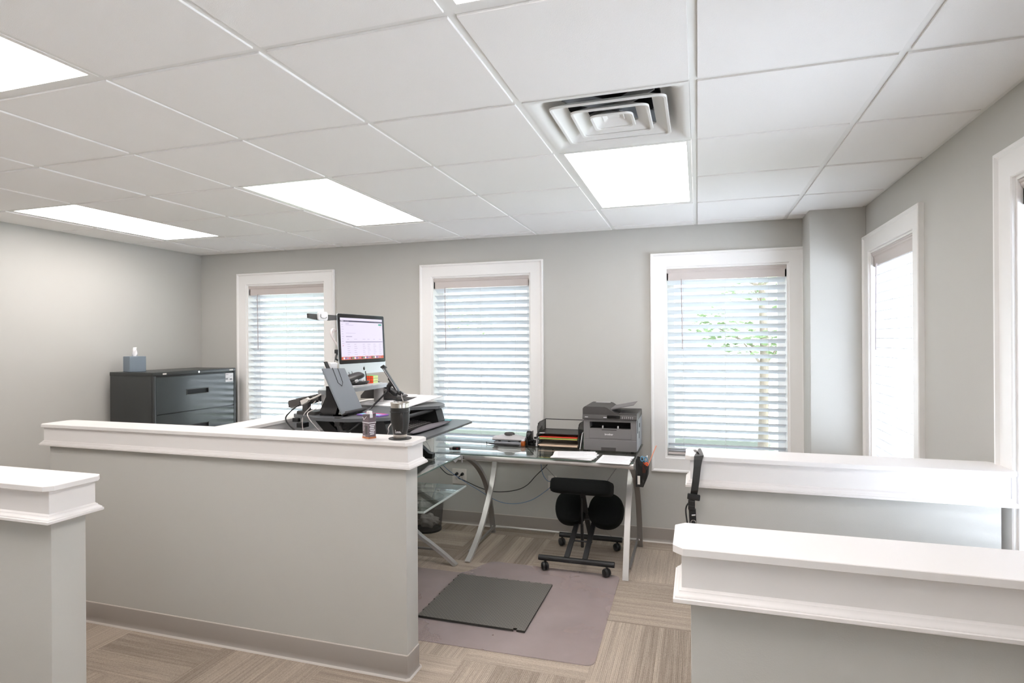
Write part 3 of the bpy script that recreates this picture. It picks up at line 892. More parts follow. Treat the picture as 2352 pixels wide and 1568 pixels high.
bm = BM(); add_tube(bm, [(-1.60, 3.90, 0.735), (-1.63, 3.875, 0.728), (-1.655, 3.86, 0.70)], 0, flat=(0.03, 0.02, (0, 0, 1))); add_cyl(bm, (-1.60, 3.88, 0.735), (-1.60, 3.88, 0.69), 0.006)
obj('corner_clip', bm, M['lightgrey'], t)

# ---- side glass desk along the return wall
t = thing('glass_desk', 'glass-topped side desk with a sliding glass tray, under the standing desk riser', 'desk', (-1.95, 3.2, 0))
bm = BM(); sheet(bm, [(-2.30, 2.62), (-1.575, 2.62), (-1.575, 3.79), (-1.60, 3.852), (-2.30, 3.852)], GT - 0.008, GT); obj('glass_top', bm, [M['desk_glass'], M['glass_edge']], t)
bm = BM(); add_cyl(bm, (-1.70, 2.68, 0.728), (-1.70, 3.78, 0.728), 0.0175); obj('side_rail', bm, M['silver_dark'], t, smooth=40)
bm = BM(); add_cyl(bm, (-2.24, 2.68, 0.728), (-2.24, 3.78, 0.728), 0.0175); obj('side_rail', bm, M['silver_dark'], t, smooth=40)
arc1 = [(-1.600, 0.0), (-1.68, 0.06), (-1.78, 0.125), (-1.90, 0.202), (-2.05, 0.36), (-2.16, 0.54), (-2.24, 0.715)]
arc2 = [(-2.29, 0.0), (-2.275, 0.10), (-2.235, 0.23), (-2.17, 0.37), (-2.08, 0.49), (-1.93, 0.61), (-1.78, 0.69), (-1.70, 0.722)]
for y, sgn in ((3.765, 1), (2.70, 1)):
    bm = BM(); add_tube(bm, bezier([(x, y, z) for x, z in arc1], 5), 0, flat=(0.038, 0.022, (0, 1, 0))); obj('leg', bm, M['silver'], t, smooth=25)
    bm = BM(); add_tube(bm, bezier([(x, y + 0.045, z) for x, z in arc2], 5), 0, flat=(0.038, 0.022, (0, 1, 0))); obj('leg', bm, M['silver_dark'], t, smooth=25)
    bm = BM(); add_tube(bm, [(-1.74, y + 0.02, 0.09), (-2.28, y + 0.02, 0.075)], 0, flat=(0.016, 0.012, (0, 1, 0))); obj('foot_brace', bm, M['silver_dark'], t)
tr0, tr1 = 3.13, 3.79
bm = BM(); sheet(bm, [(-2.02, tr0), (-1.537, tr0), (-1.530, tr1), (-2.02, tr1)], 0.542, 0.550)
tray = obj('sliding_tray', bm, [M['desk_glass'], M['tray_edge']], t)
bm = BM()
add_box(bm, -1.538, -1.530, tr0, tr1, 0.5405, 0.5515, bevel=0.001, seg=1); add_box(bm, -2.02, -1.53, tr0 - 0.004, tr0 + 0.004, 0.5405, 0.5515, bevel=0.001, seg=1)
obj('polished_edge', bm, M['tray_edge'], tray)
bm = BM()
for y in (3.20, 3.70): add_tube(bm, [(-2.05, y, 0.536), (-1.60, y, 0.536)], 0, flat=(0.02, 0.012, (0, 1, 0)))
for y in (3.20, 3.70): add_cyl(bm, (-2.0, y, 0.536), (-2.0, y, 0.715), 0.008)
pieces('slide', bm, M['silver_dark'], t)
bm = BM()
for x, y in ((-1.66, 3.62), (-1.66, 3.30)): add_cyl(bm, (x, y, 0.549), (x, y, 0.556), 0.011)
pieces('glass_bolt', bm, M['chrome'], t, smooth=40)
bm = BM(); sheet(bm, [(-2.28, 3.0), (-2.05, 3.0), (-2.05, 3.75), (-2.28, 3.75)], 0.40, 0.408); obj('lower_shelf', bm, [M['desk_glass'], M['glass_edge']], t)
bm = BM()
for y in (3.04, 3.71): add_cyl(bm, (-2.16, y, 0.395), (-2.16, y, 0.715), 0.007)
pieces('shelf_hanger', bm, M['silver_dark'], t, smooth=40)

# ---- waste bin of mesh with a bag
bx_, by_ = -2.13, 4.42
t = thing('waste_bin', 'round see-through mesh waste bin with a crumpled bag under the side desk', 'waste bin', (bx_, by_, 0))
bm = BM(); add_lathe(bm, bx_, by_, [(0.112, 0.012), (0.135, 0.27)], 40, cap0=False, cap1=False); obj('mesh_wall', bm, M['bin'], t, smooth=60)
bm = BM(); add_lathe(bm, bx_, by_, [(0.108, 0.0), (0.115, 0.001), (0.116, 0.016), (0.112, 0.018), (0.10, 0.006)], 40); obj('bottom_ring', bm, M['blacksatin'], t, smooth=40)
bm = BM(); add_tube(bm, [(bx_ + 0.136 * math.cos(a), by_ + 0.136 * math.sin(a), 0.272) for a in [2*PI*k/40 for k in range(41)]], 0.004, 8); obj('rim', bm, M['blacksatin'], t, smooth=40)
bm = BM()
bmesh.ops.create_icosphere(bm, subdivisions=4, radius=1.0)
for v in bm.verts:
    n = v.co.normalized(); k_ = 1 + 0.14 * math.sin(7*n.x + 3*n.y) + 0.10 * math.sin(11*n.y + 6*n.z) + 0.07 * math.sin(17*n.x*n.z + 9*n.y)
    v.co = Vector((bx_ + 0.01 + n.x * 0.078 * k_, by_ + n.y * 0.060 * k_, 0.075 + n.z * 0.052 * k_))
o_ = obj('crumpled_bag', bm, M['bag'], None, smooth=60); tag(o_, 'crumpled white patterned bag lying inside the mesh waste bin', 'bag')

# ---- laser printer
px0, px1, py0, py1, pz = -0.785, -0.412, 4.195, 4.57, GT
t = thing('laser_printer', 'grey multifunction laser printer at the end of the glass desk', 'printer', ((px0+px1)/2, (py0+py1)/2, pz))
H1 = 0.228      # top of the printing body
bm = BM()
fx0, fx1 = px0 + 0.045, px1 - 0.040       # output slot
sz0, sz1 = pz + 0.166, pz + 0.213
y = py0
for x0, x1, z0, z1 in ((px0, fx0, pz + 0.008, pz + H1), (fx1, px1, pz + 0.008, pz + H1), (fx0, fx1, pz + 0.008, sz0), (fx0, fx1, sz1, pz + H1)):
    add_box(bm, x0, x1, y, y + 0.10, z0, z1)
add_box(bm, px0, px1, y + 0.10, py1, pz + 0.008, pz + H1)
obj('body', bm, M['prn'], t)
bm = BM(); add_box(bm, fx0, fx1, y + 0.095, y + 0.0999, sz0, sz1); add_box(bm, fx0, fx1, y + 0.012, y + 0.0985, sz0, sz0 + 0.004)
obj('output_slot', bm, M['hole'], t)
bm = BM()
for x in (fx0 + 0.09, fx1 - 0.09): add_box(bm, x - 0.005, x + 0.005, y + 0.010, y + 0.03, sz0, sz0 + 0.018, bevel=0.002)
pieces('paper_guide', bm, M['lightgrey'], t)
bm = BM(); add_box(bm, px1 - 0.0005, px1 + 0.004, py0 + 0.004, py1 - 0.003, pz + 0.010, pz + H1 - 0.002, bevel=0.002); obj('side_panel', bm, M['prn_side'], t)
bm = BM()
add_box(bm, px1 + 0.003, px1 + 0.006, py0 + 0.025, py0 + 0.05, pz + 0.135, pz + 0.225, bevel=0.001, seg=1); add_box(bm, px1 + 0.003, px1 + 0.006, py0 + 0.16, py0 + 0.19, pz + 0.16, pz + 0.19, bevel=0.001, seg=1)
add_box(bm, px1 + 0.003, px1 + 0.0055, py0 + 0.13, py0 + 0.155, pz + 0.085, pz + 0.135, bevel=0.001, seg=1)
pieces('side_vent', bm, M['hole'], t)
bm = BM(); add_box(bm, px0 - 0.001, px1 + 0.001, y - 0.004, y + 0.002, pz + 0.008, pz + 0.086, bevel=0.002); d = obj('paper_drawer', bm, M['prn'], t)
bm = BM(); add_box(bm, -0.66, -0.555, y - 0.0045, y - 0.002, pz + 0.008, pz + 0.034, bevel=0.001, seg=1); obj('drawer_grip', bm, M['prn_dk'], d)
bm = BM(); add_box(bm, fx0 - 0.004, fx1 + 0.004, y - 0.0035, y + 0.001, pz + 0.095, pz + 0.157, bevel=0.0015, seg=1); d = obj('feed_flap', bm, M['prn'], t)
bm = BM(); add_box(bm, -0.655, -0.550, y - 0.005, y - 0.001, pz + 0.154, pz + 0.161, bevel=0.001, seg=1); obj('flap_grip', bm, M['prn_dk'], d)
text_obj('maker_lettering', 'brother', 0.019, Matrix.Translation((-0.604, y - 0.0042, pz + 0.126)) @ FRONT, M['whiteplastic'], t)
# scanner unit and feeder
s0 = pz + H1
bm = BM()
poly = [(py0 - 0.014, s0 + 0.003), (py0 - 0.017, s0 + 0.010), (py0 - 0.006, s0 + 0.036), (py1, s0 + 0.045), (py1, s0 + 0.001), (py0 + 0.0, s0 + 0.001)]
loft(bm, [[(x, a, b) for a, b in poly] for x in (px0 - 0.006, px1 + 0.004)]); obj('scanner_bed', bm, M['prn_dk'], t)
bm = BM()
fz = s0 + 0.036
prof = [(px0 - 0.006, fz), (px0 - 0.006, fz + 0.040), (px0 + 0.002, fz + 0.052), (px0 + 0.012, fz + 0.056), (px0 + 0.150, fz + 0.056), (px0 + 0.168, fz + 0.050), (px0 + 0.20, fz + 0.028), (px0 + 0.222, fz + 0.012), (px0 + 0.25, fz + 0.004), (px0 + 0.25, fz)]
loft(bm, [[(x, y_, z) for x, z in prof] for y_ in (py0 - 0.004, py1 - 0.02)]); obj('document_feeder', bm, M['prn_dk'], t, smooth=25)
bm = BM(); add_box(bm, px0 + 0.04, px0 + 0.15, py1 - 0.085, py1 - 0.04, fz + 0.0555, fz + 0.058); obj('feeder_label', bm, M['lightgrey'], t)
bm = BM()
loft(bm, [[(px0 + 0.19, y_, fz + 0.030), (px0 + 0.35, y_ , fz + 0.066), (px0 + 0.352, y_, fz + 0.071), (px0 + 0.185, y_, fz + 0.038)] for y_ in (py0 + 0.055, py1 - 0.06)])
obj('feeder_tray', bm, M['prn'], t)
bm = BM(); add_box(bm, px0 + 0.25, px1 + 0.002, py0 + 0.02, py1 - 0.004, fz - 0.002, fz + 0.010, bevel=0.003); obj('scanner_lid', bm, M['prn_dk'], t)
bm = BM(); add_box(bm, px0 + 0.17, px0 + 0.262, py0 - 0.020, py0 - 0.006, s0 + 0.012, s0 + 0.034, bevel=0.003); obj('display', bm, M['blackgloss'], t)
bm = BM()
for k, x in enumerate((0.012, 0.145)): add_box(bm, px0 + x, px0 + x + 0.022, py0 - 0.0195, py0 - 0.008, s0 + 0.0165, s0 + 0.0215)
for k in range(12): add_box(bm, px0 + 0.275 + (k % 6) * 0.014, px0 + 0.281 + (k % 6) * 0.014, py0 - 0.0185, py0 - 0.008, s0 + 0.014 + (k // 6) * 0.009, s0 + 0.0165 + (k // 6) * 0.009)
pieces('panel_marks', bm, M['lightgrey'], t)
bm = BM()
for x in (px0 + 0.03, px1 - 0.03):
    for yy in (py0 + 0.03, py1 - 0.03): add_cyl(bm, (x, yy, pz), (x, yy, pz + 0.009), 0.012)
pieces('foot', bm, M['black'], t)

# ---- desk organiser (black mesh letter trays)
ox0, ox1, oy0, oy1 = -1.140, -0.832, 4.240, 4.482
t = thing('letter_tray', 'black wire mesh letter tray with shelves of folders beside the printer', 'desk organizer', ((ox0+ox1)/2, (oy0+oy1)/2, GT))
def wire(bm, pts, r=0.003): add_tube(bm, pts, r, 6)
for lv, (z, hgt) in enumerate(((GT + 0.012, 0.04), (GT + 0.062, 0.03), (GT + 0.105, 0.075))):
    bm = BM(); add_box(bm, ox0, ox1, oy0, oy1, z - 0.001, z); o_ = obj('shelf', bm, M['mesh'] if lv < 2 else M['blacksatin'], t)
    bm = BM(); add_tube(bm, [(ox0, oy0, z), (ox1, oy0, z), (ox1, oy1, z), (ox0, oy1, z), (ox0, oy0, z)], 0.0035, 6); obj('shelf_rim', bm, M['black'], o_)
for x in (ox0, ox1):
    bm = BM(); add_box(bm, x - 0.0006, x + 0.0006, oy0 + 0.01, oy1, GT + 0.005, GT + 0.18); s_ = obj('side_mesh', bm, M['mesh'], t)
    bm = BM(); wire(bm, [(x, oy0, GT + 0.003), (x, oy0, GT + 0.155), (x, oy0 + 0.055, GT + 0.182), (x, oy1, GT + 0.182), (x, oy1, GT + 0.003), (x, oy0, GT + 0.003)]); obj('side_wire', bm, M['black'], s_)
bm = BM(); wire(bm, [(ox0, oy1, GT + 0.182), (ox1, oy1, GT + 0.182)]); wire(bm, [(ox0, oy1, GT + 0.105), (ox1, oy1, GT + 0.105)]); obj('back_wire', bm, M['black'], t)
bm = BM(); add_box(bm, ox0 + 0.01, ox0 + 0.05, oy0 - 0.002, oy0 + 0.03, GT + 0.1065, GT + 0.108); obj('tray_label', bm, M['whiteplastic'], t)
for nm, col, z, dx, lb in (('folder', 'red', GT + 0.0805, 0.004, 'red folder, topmost of the coloured three in the mesh tray'),
                       ('folder', 'green', GT + 0.0745, 0.0, 'green folder between the red and the yellow one'),
                       ('folder', 'yellow', GT + 0.0685, 0.006, 'yellow folder under the green one in the mesh tray'),
                       ('folder', 'manila', GT + 0.0215, -0.006, 'cream folder on the lowest shelf of the mesh tray'),
                       ('folder', 'manila', GT + 0.016, 0.004, 'cream folder under the other cream one on the lowest shelf')):
    bm = BM(); add_box(bm, ox0 + 0.012 + dx, ox1 - 0.008, oy0 - 0.012, oy1 - 0.02, z - 0.002, z + 0.0032, bevel=0.0008, seg=1)
    o_ = single(nm, bm, M[col], lb, 'folder', 'folders in the letter tray')
# smaller upright rack at its side
t = thing('file_rack', 'small black mesh rack with clips between the hole punch and letter tray', 'desk organizer', (-1.185, 4.34, GT))
bm = BM(); add_box(bm, -1.225, -1.152, 4.26, 4.42, GT + 0.001, GT + 0.003); obj('base', bm, M['blacksatin'], t)
for x, zt in ((-1.225, 0.095), (-1.152, 0.135)):
    bm = BM(); loft(bm, [[(x + e, 4.26, GT + 0.003), (x + e, 4.42, GT + 0.003), (x + e, 4.42, GT + zt), (x + e, 4.26, GT + zt * 0.7)] for e in (-0.0006, 0.0006)]); s_ = obj('mesh_side', bm, M['mesh'], t)
    bm = BM(); wire(bm, [(x, 4.26, GT + 0.004), (x, 4.26, GT + zt * 0.7), (x, 4.42, GT + zt), (x, 4.42, GT + 0.004)], 0.0025); obj('side_wire', bm, M['black'], s_)
bm = BM()
for k in range(9):
    a = random.uniform(0, 3.1); c = Vector((random.uniform(-1.215, -1.165), random.uniform(4.28, 4.40), GT + 0.012 + 0.004 * k))
    rbox(bm, c, (0.028, 0.012, 0.014), Matrix.Rotation(a, 3, 'Z') @ Matrix.Rotation(a, 3, 'X'), 0.002, 1)
tag(obj('binder_clip', bm, M['black'], None), 'small heap of black binder clips lying in the mesh rack', 'binder clips', kind='stuff')
t = thing('tape_dispenser', 'black tape dispenser standing beside the hole punch', 'tape dispenser', (-1.245, 4.36, GT))
bm = BM(); add_cyl(bm, (-1.265, 4.40, GT + 0.06), (-1.235, 4.40, GT + 0.06), 0.035, seg=28); obj('reel', bm, M['black'], t, smooth=40)
bm = BM(); loft(bm, [[(x, 4.30, GT), (x, 4.44, GT), (x, 4.44, GT + 0.03), (x, 4.40, GT + 0.045), (x, 4.33, GT + 0.03), (x, 4.30, GT + 0.04)] for x in (-1.270, -1.230)]); obj('base', bm, M['blacksatin'], t)
bm = BM(); rbox(bm, Vector((-1.145, 4.255, GT + 0.042)), (0.016, 0.004, 0.075), Matrix.Rotation(0.18, 3, 'Y'), 0.001, 1)
single('sticky_note', bm, M['paper'], 'cream slip of paper standing against the file rack', 'paper')

# ---- leaning folders between tray and printer
bm = BM(); rbox(bm, Vector((-0.811, 4.33, GT + 0.062)), (0.006, 0.20, 0.122), Matrix.Rotation(0.16, 3, 'Y'), 0.001, 1)
single('notebook', bm, M['paper'], 'white pad leaning against the grey printer', 'notebook')
bm = BM(); rbox(bm, Vector((-0.797, 4.345, GT + 0.058)), (0.004, 0.19, 0.114), Matrix.Rotation(0.03, 3, 'Y'), 0.001, 1)
single('notebook', bm, mat('dark_green_cover', srgb(30, 84, 50), 0.5), 'dark green pad squeezed between white pad and printer', 'notebook')

# ---- paper stacks on the desk
t = thing('paper_stack', 'untidy fanned stack of printed sheets on the glass desk before the letter tray', 'papers', (-0.80, 3.98, GT))
for k in range(7):
    a = math.radians(-8 + k * 3.4 + random.uniform(-2, 2)); z = GT + 0.0007 + k * 0.0021
    F = frame((-0.806 + 0.006 * math.sin(k * 2.2), 3.972 + 0.006 * math.cos(k * 3), z), (math.cos(a), math.sin(a), 0), (0, 0, 1))
    bm = BM(); lbox(bm, F, -0.14, 0.14, -0.108, 0.108, 0, 0.0019)
    if k == 6:
        for q in range(7): lbox(bm, F, -0.12, 0.10 - 0.02 * (q % 3), 0.085 - q * 0.026, 0.087 - q * 0.026, 0.0018, 0.0022, mi=1)
    obj('sheet', bm, [M['paper'], M['ink']], t)
F = frame((-0.525, 3.925, GT), (1, -0.03, 0), (0, 0, 1))
bm = BM(); lbox(bm, F, -0.108, 0.108, -0.125, 0.140, 0.0005, 0.003)
for q in range(9): lbox(bm, F, -0.09, 0.085 - 0.03 * (q % 4 == 2), 0.11 - q * 0.024, 0.1115 - q * 0.024, 0.0028, 0.0033, mi=1)
single('paper_sheet', bm, [M['paper'], M['ink']], 'neat printed sheets at the desk corner in front of the printer', 'papers')

# ---- hole punch
t = thing('hole_punch', 'pale grey three-hole punch with dark pad, standing before the window', 'hole punch', (-1.40, 4.37, GT))
def punch_ring(z, hw, hd, cy=4.36):
    return [(-1.393 + sx * hw, cy + sy * hd, z) for sx, sy in ((-1, -0.6), (-0.85, -1), (0.85, -1), (1, -0.6), (1, 0.8), (0.8, 1), (-0.8, 1), (-1, 0.8))]
bm = BM(); loft(bm, [punch_ring(GT + 0.001, 0.125, 0.048), punch_ring(GT + 0.012, 0.125, 0.048), punch_ring(GT + 0.016, 0.12, 0.045)]); obj('base', bm, M['prn_side'], t, smooth=30)
bm = BM()
def arch(x): return 0.052 + 0.024 * math.cos(x / 0.132 * PI / 2) ** 1.2
xs = [-0.130 + 0.26 * k / 14 for k in range(15)]
loft(bm, [[(-1.393 + x, 4.315, GT + 0.026), (-1.393 + x, 4.309, GT + 0.036), (-1.393 + x, 4.325, GT + arch(x) - 0.004), (-1.393 + x, 4.36, GT + arch(x)), (-1.393 + x, 4.40, GT + arch(x) - 0.012), (-1.393 + x, 4.405, GT + 0.026)] for x in xs])
obj('handle', bm, M['lightgrey'], t, smooth=45)
bm = BM(); loft(bm, [[(-1.393 + 0.043 * math.cos(2*PI*k/20) * q, 4.345 + 0.03 * math.sin(2*PI*k/20) * q, GT + z) for k in range(20)] for z, q in ((0.066, 1.0), (0.080, 0.95), (0.087, 0.7), (0.089, 0.3))]); obj('thumb_pad', bm, M['prn_dk'], t, smooth=60)
bm = BM()
for x in (-1.47, -1.393, -1.305): add_cyl(bm, (x, 4.33, GT + 0.010), (x, 4.33, GT + 0.030), 0.010)
pieces('punch_head', bm, M['black'], t, smooth=40)
# ---- long stapler-like black pen tray in front and amber jar
t = thing('pen', 'long black pen lying before the hole punch', 'pen', (-1.42, 4.25, GT))
bm = BM(); add_tube(bm, [(-1.545, 4.262, GT + 0.010), (-1.50, 4.255, GT + 0.008), (-1.30, 4.245, GT + 0.007), (-1.285, 4.245, GT + 0.007)], [0.003, 0.0065, 0.007, 0.005], 12); obj('barrel', bm, M['black'], t, smooth=40)
bm = BM(); add_tube(bm, [(-1.556, 4.262, GT + 0.020), (-1.548, 4.262, GT + 0.008), (-1.552, 4.262, GT + 0.0)], [0.002, 0.004, 0.002], 8); obj('tip', bm, M['blackgloss'], t, smooth=40)
t = thing('pill_bottle', 'tiny amber bottle with a white cap beside the hole punch', 'bottle', (-1.262, 4.27, GT))
bm = BM(); add_lathe(bm, -1.262, 4.27, [(0.015, GT), (0.0175, GT + 0.006), (0.018, GT + 0.03), (0.013, GT + 0.037)], 20); obj('body', bm, M['amber'], t, smooth=50)
bm = BM(); add_lathe(bm, -1.262, 4.27, [(0.013, GT + 0.037), (0.014, GT + 0.042), (0.0135, GT + 0.044)], 20); obj('cap', bm, M['whiteplastic'], t, smooth=50)

# ---- small gadget on the corner of the desk
t = thing('travel_adapter', 'tiny black and silver travel adapter lying alone on the glass desk', 'adapter', (-1.70, 4.0, GT))
F = frame((-1.697, 3.985, GT), (0.97, 0.24, 0), (0, 0, 1))
bm = BM(); lbox(bm, F, -0.018, 0.040, -0.017, 0.017, 0.0005, 0.023, 0.004); obj('body', bm, M['blacksatin'], t, smooth=40)
bm = BM(); lbox(bm, F, -0.040, -0.017, -0.017, 0.017, 0.0005, 0.022, 0.004); obj('plug_end', bm, M['lightgrey'], t, smooth=40)
bm = BM(); lbox(bm, F, 0.015, 0.022, -0.0178, -0.016, 0.009, 0.015); obj('led', bm, M['red_sock'], t)

# ---- pen pouch hung on the desk end
t = thing('hanging_caddy', 'black mesh caddy hung over the end of the glass desk, full of pens and scissors', 'caddy', (-0.365, 3.90, 0.60))
qx0, qx1 = -0.385, -0.310
bm = BM()
loft(bm, [[(x, y_, z) for x, z in ((qx0, 0.778), (qx0, 0.602), (qx0 + 0.045, 0.602), (qx1 - 0.006, 0.662), (qx1, 0.735))] for y_ in (3.872, 3.873)], True)
loft(bm, [[(x, y_, z) for x, z in ((qx0, 0.778), (qx0, 0.602), (qx0 + 0.045, 0.602), (qx1 - 0.006, 0.662), (qx1, 0.735))] for y_ in (3.985, 3.986)], True)
pieces('mesh_side', bm, M['mesh'], t)
bm = BM()
add_box(bm, qx0 - 0.001, qx0 + 0.001, 3.872, 3.986, 0.602, 0.775); add_box(bm, qx0, qx0 + 0.045, 3.872, 3.986, 0.600, 0.603)
loft(bm, [[(qx0 + 0.045, y_, 0.602), (qx0 + 0.047, y_, 0.602), (qx1 - 0.004, y_, 0.662), (qx1, y_, 0.735), (qx1 - 0.002, y_, 0.735), (qx1 - 0.006, y_, 0.662)] for y_ in (3.872, 3.986)])
obj('pocket', bm, M['mesh'], t)
bm = BM()
for y_ in (3.872, 3.986):
    wire(bm, bezier([(qx0, y_, 0.775), (qx0 + 0.03, y_, 0.765), (qx0 + 0.055, y_, 0.74), (qx1 - 0.01, y_, 0.70)], 4), 0.002)
    wire(bm, [(qx0, y_, 0.775), (qx0, y_, 0.602), (qx0 + 0.045, y_, 0.602), (qx1 - 0.006, y_, 0.662), (qx1, y_, 0.735)], 0.002)
wire(bm, [(qx1, 3.872, 0.735), (qx1, 3.986, 0.735)], 0.002)
for y_ in (3.90, 3.955): add_tube(bm, [(qx0, y_, 0.70), (qx0, y_, 0.762), (-0.41, y_, 0.762), (-0.425, y_, 0.760)], 0, flat=(0.006, 0.002, (0, 1, 0)))
pieces('wire_frame', bm, M['black'], t)
bm = BM(); add_box(bm, qx0 + 0.010, qx0 + 0.026, 3.868, 3.872, 0.618, 0.672); obj('tag', bm, M['outlet'], t)
def scissor_handle(bm, c, r, F):
    pts = [F @ Vector((c[0] + r * math.cos(2*PI*k/18), 0, c[1] + r * 1.5 * math.sin(2*PI*k/18))) for k in range(19)]
    add_tube(bm, pts, 0.004, 8, caps=False)
F = frame((-0.338, 3.905, 0.735), (1, 0.3, 0), (-0.12, 0, 1))
t = thing('scissors', 'blue-handled scissors standing in the black mesh caddy', 'scissors', (-0.338, 3.905, 0.62))
bm = BM(); scissor_handle(bm, (-0.010, 0.042), 0.010, F); scissor_handle(bm, (0.012, 0.038), 0.010, F); obj('handles', bm, M['bluep'], t, smooth=60)
bm = BM(); lbox(bm, F, -0.006, 0.008, -0.001, 0.001, -0.09, 0.02); obj('blades', bm, M['chrome'], t)
t = thing('scissors', 'orange-handled scissors standing in the black mesh caddy', 'scissors', (-0.33, 3.89, 0.62))
F = frame((-0.337, 3.884, 0.715), (1, 0.0, 0), (0.1, 0, 1))
bm = BM(); scissor_handle(bm, (0.003, 0.016), 0.008, F); scissor_handle(bm, (0.018, 0.032), 0.007, F); lbox(bm, F, -0.008, 0.012, -0.003, 0.003, -0.025, 0.01, 0.002); obj('handles', bm, M['orange'], t, smooth=60)
bm = BM(); lbox(bm, F, -0.004, 0.006, -0.001, 0.001, -0.07, -0.02); obj('blades', bm, M['chrome'], t)
bm = BM(); add_cyl(bm, (-0.326, 3.888, 0.70), (-0.258, 3.90, 0.868), 0.0030, seg=10)
single('stick', bm, M['peach'], 'long slanting peach-coloured stick in the black mesh caddy', 'stick', smooth=40)
bm = BM(); add_cyl(bm, (-0.345, 3.925, 0.62), (-0.318, 3.925, 0.795), 0.0045, seg=10)
single('pen', bm, M['whiteplastic'], 'white pen behind the blue scissors in the caddy', 'pen', smooth=40)

# ---- wall plates and cables
t = thing('power_outlet', 'double electrical outlet on the window wall with two black plugs in it', 'outlet', (-1.936, YB, 0.34))
bm = BM(); add_box(bm, -2.000, -1.872, YB - 0.006, YB, 0.338, 0.467, bevel=0.002); obj('plate', bm, M['outlet'], t)
for x in (-1.960, -1.912):
    bm = BM(); add_box(bm, x - 0.017, x + 0.017, YB - 0.009, YB - 0.004, 0.370, 0.436, bevel=0.002)
    for sx in (-0.006, 0.006): add_box(bm, x + sx - 0.0013, x + sx + 0.0013, YB - 0.0095, YB - 0.007, 0.384, 0.394, mi=1)
    add_box(bm, x - 0.002, x + 0.002, YB - 0.0095, YB - 0.007, 0.376, 0.380, mi=1)
    obj('receptacle', bm, [M['outlet'], M['hole']], t)
for x, pts, lb in ((-1.955, [(-1.955, YB - 0.02, 0.425), (-1.985, YB - 0.05, 0.42), (-2.03, YB - 0.09, 0.45), (-2.10, 4.50, 0.56), (-2.14, 4.47, 0.68), (-2.16, 4.42, 0.745)], 'black power cord rising from the outlet towards the side desk'),
               (-1.905, [(-1.905, YB - 0.02, 0.425), (-1.925, YB - 0.05, 0.40), (-1.87, YB - 0.06, 0.385), (-1.72, 4.57, 0.335), (-1.58, 4.56, 0.315), (-1.42, 4.55, 0.34), (-1.32, 4.55, 0.385), (-1.24, 4.56, 0.47), (-1.12, 4.55, 0.60), (-1.08, 4.50, 0.745)], 'black power cord sagging from the outlet across behind the desk')):
    t = thing('electric_cable', lb, 'cord', pts[0])
    bm = BM(); add_cyl(bm, (x, YB - 0.009, 0.425), (x, YB - 0.035, 0.423), 0.014, 0.010); obj('plug', bm, M['black'], t, smooth=50)
    bm = BM(); add_tube(bm, bezier(pts[0:], 6), 0.0035, 8); obj('cable', bm, M['black'], t, smooth=60)
t = thing('network_socket', 'white network wall plate behind the kneeling chair seat', 'wall socket', (-1.125, YB, 0.34))
bm = BM(); add_box(bm, -1.160, -1.090, YB - 0.006, YB, 0.342, 0.459, bevel=0.002); obj('plate', bm, M['outlet'], t)
bm = BM()
for z in (0.412, 0.388): add_box(bm, -1.137, -1.113, YB - 0.018, YB - 0.005, z - 0.008, z + 0.008, bevel=0.001, seg=1)
pieces('jack', bm, M['red_sock'], t)
for pts, lb in (([(-1.125, YB - 0.018, 0.412), (-1.16, YB - 0.05, 0.43), (-1.19, YB - 0.08, 0.50), (-1.195, 4.53, 0.62), (-1.185, 4.50, 0.74)], 'blue network cable hanging straight above the network plate'),
            ([(-1.125, YB - 0.018, 0.388), (-1.16, YB - 0.05, 0.35), (-1.28, 4.56, 0.27), (-1.42, 4.54, 0.235), (-1.56, 4.53, 0.25), (-1.72, 4.52, 0.33), (-1.86, 4.46, 0.43), (-1.93, 4.35, 0.53), (-1.92, 4.15, 0.66), (-1.88, 3.95, 0.735)], 'blue network cable sagging in a long loop behind the desk legs')):
    bm = BM(); add_tube(bm, bezier(pts, 6), 0.0024, 8); single('network_cable', bm, M['cable_blue'], lb, 'cable', smooth=60)

# ---- kneeling chair
t = thing('kneeling_chair', 'black kneeling chair on castors under the glass desk', 'chair', (-0.78, 4.1, 0))
def cushion(F, sx, sy, sz, rnd, name):
    bm = BM()
    bmesh.ops.create_grid(bm, x_segments=1, y_segments=1, size=1)
    bm.free(); bm = BM()
    rings = []
    N = 40
    for zz, q in ((-1, 0.90), (-0.85, 0.97), (-0.5, 1.0), (0.5, 1.0), (0.85, 0.97), (1.0, 0.90), (1.06, 0.6)):
        ring = []
        for k in range(N):
            a = 2 * PI * k / N; e = rnd
            cx = math.copysign(abs(math.cos(a)) ** e, math.cos(a)); cy = math.copysign(abs(math.sin(a)) ** e, math.sin(a))
            ring.append(F @ Vector((cx * sx * q, cy * sy * q, zz * sz)))
        rings.append(ring)
    loft(bm, rings)
    return obj(name, bm, M['fabric'], t, smooth=70)
F = frame((-0.757, 3.975, 0.548), (1, 0, 0), (0, 0.30, 1)); cushion(F, 0.207, 0.135, 0.048, 0.36, 'seat')
F1 = frame((-0.872, 4.165, 0.345), (1, 0.12, 0.0), (-0.16, -0.72, 0.62)); cushion(F1, 0.113, 0.120, 0.046, 0.85, 'knee_pad')
F2 = frame((-0.622, 4.165, 0.343), (1, -0.12, 0.0), (0.12, -0.72, 0.62)); cushion(F2, 0.122, 0.124, 0.046, 0.85, 'knee_pad')
bm = BM(); add_cyl(bm, (-1.035, 3.862, 0.083), (-0.525, 3.862, 0.083), 0.0185); obj('front_foot_bar', bm, M['black'], t, smooth=40)
bm = BM(); add_cyl(bm, (-1.005, 4.362, 0.083), (-0.535, 4.362, 0.083), 0.0185); obj('rear_foot_bar', bm, M['black'], t, smooth=40)
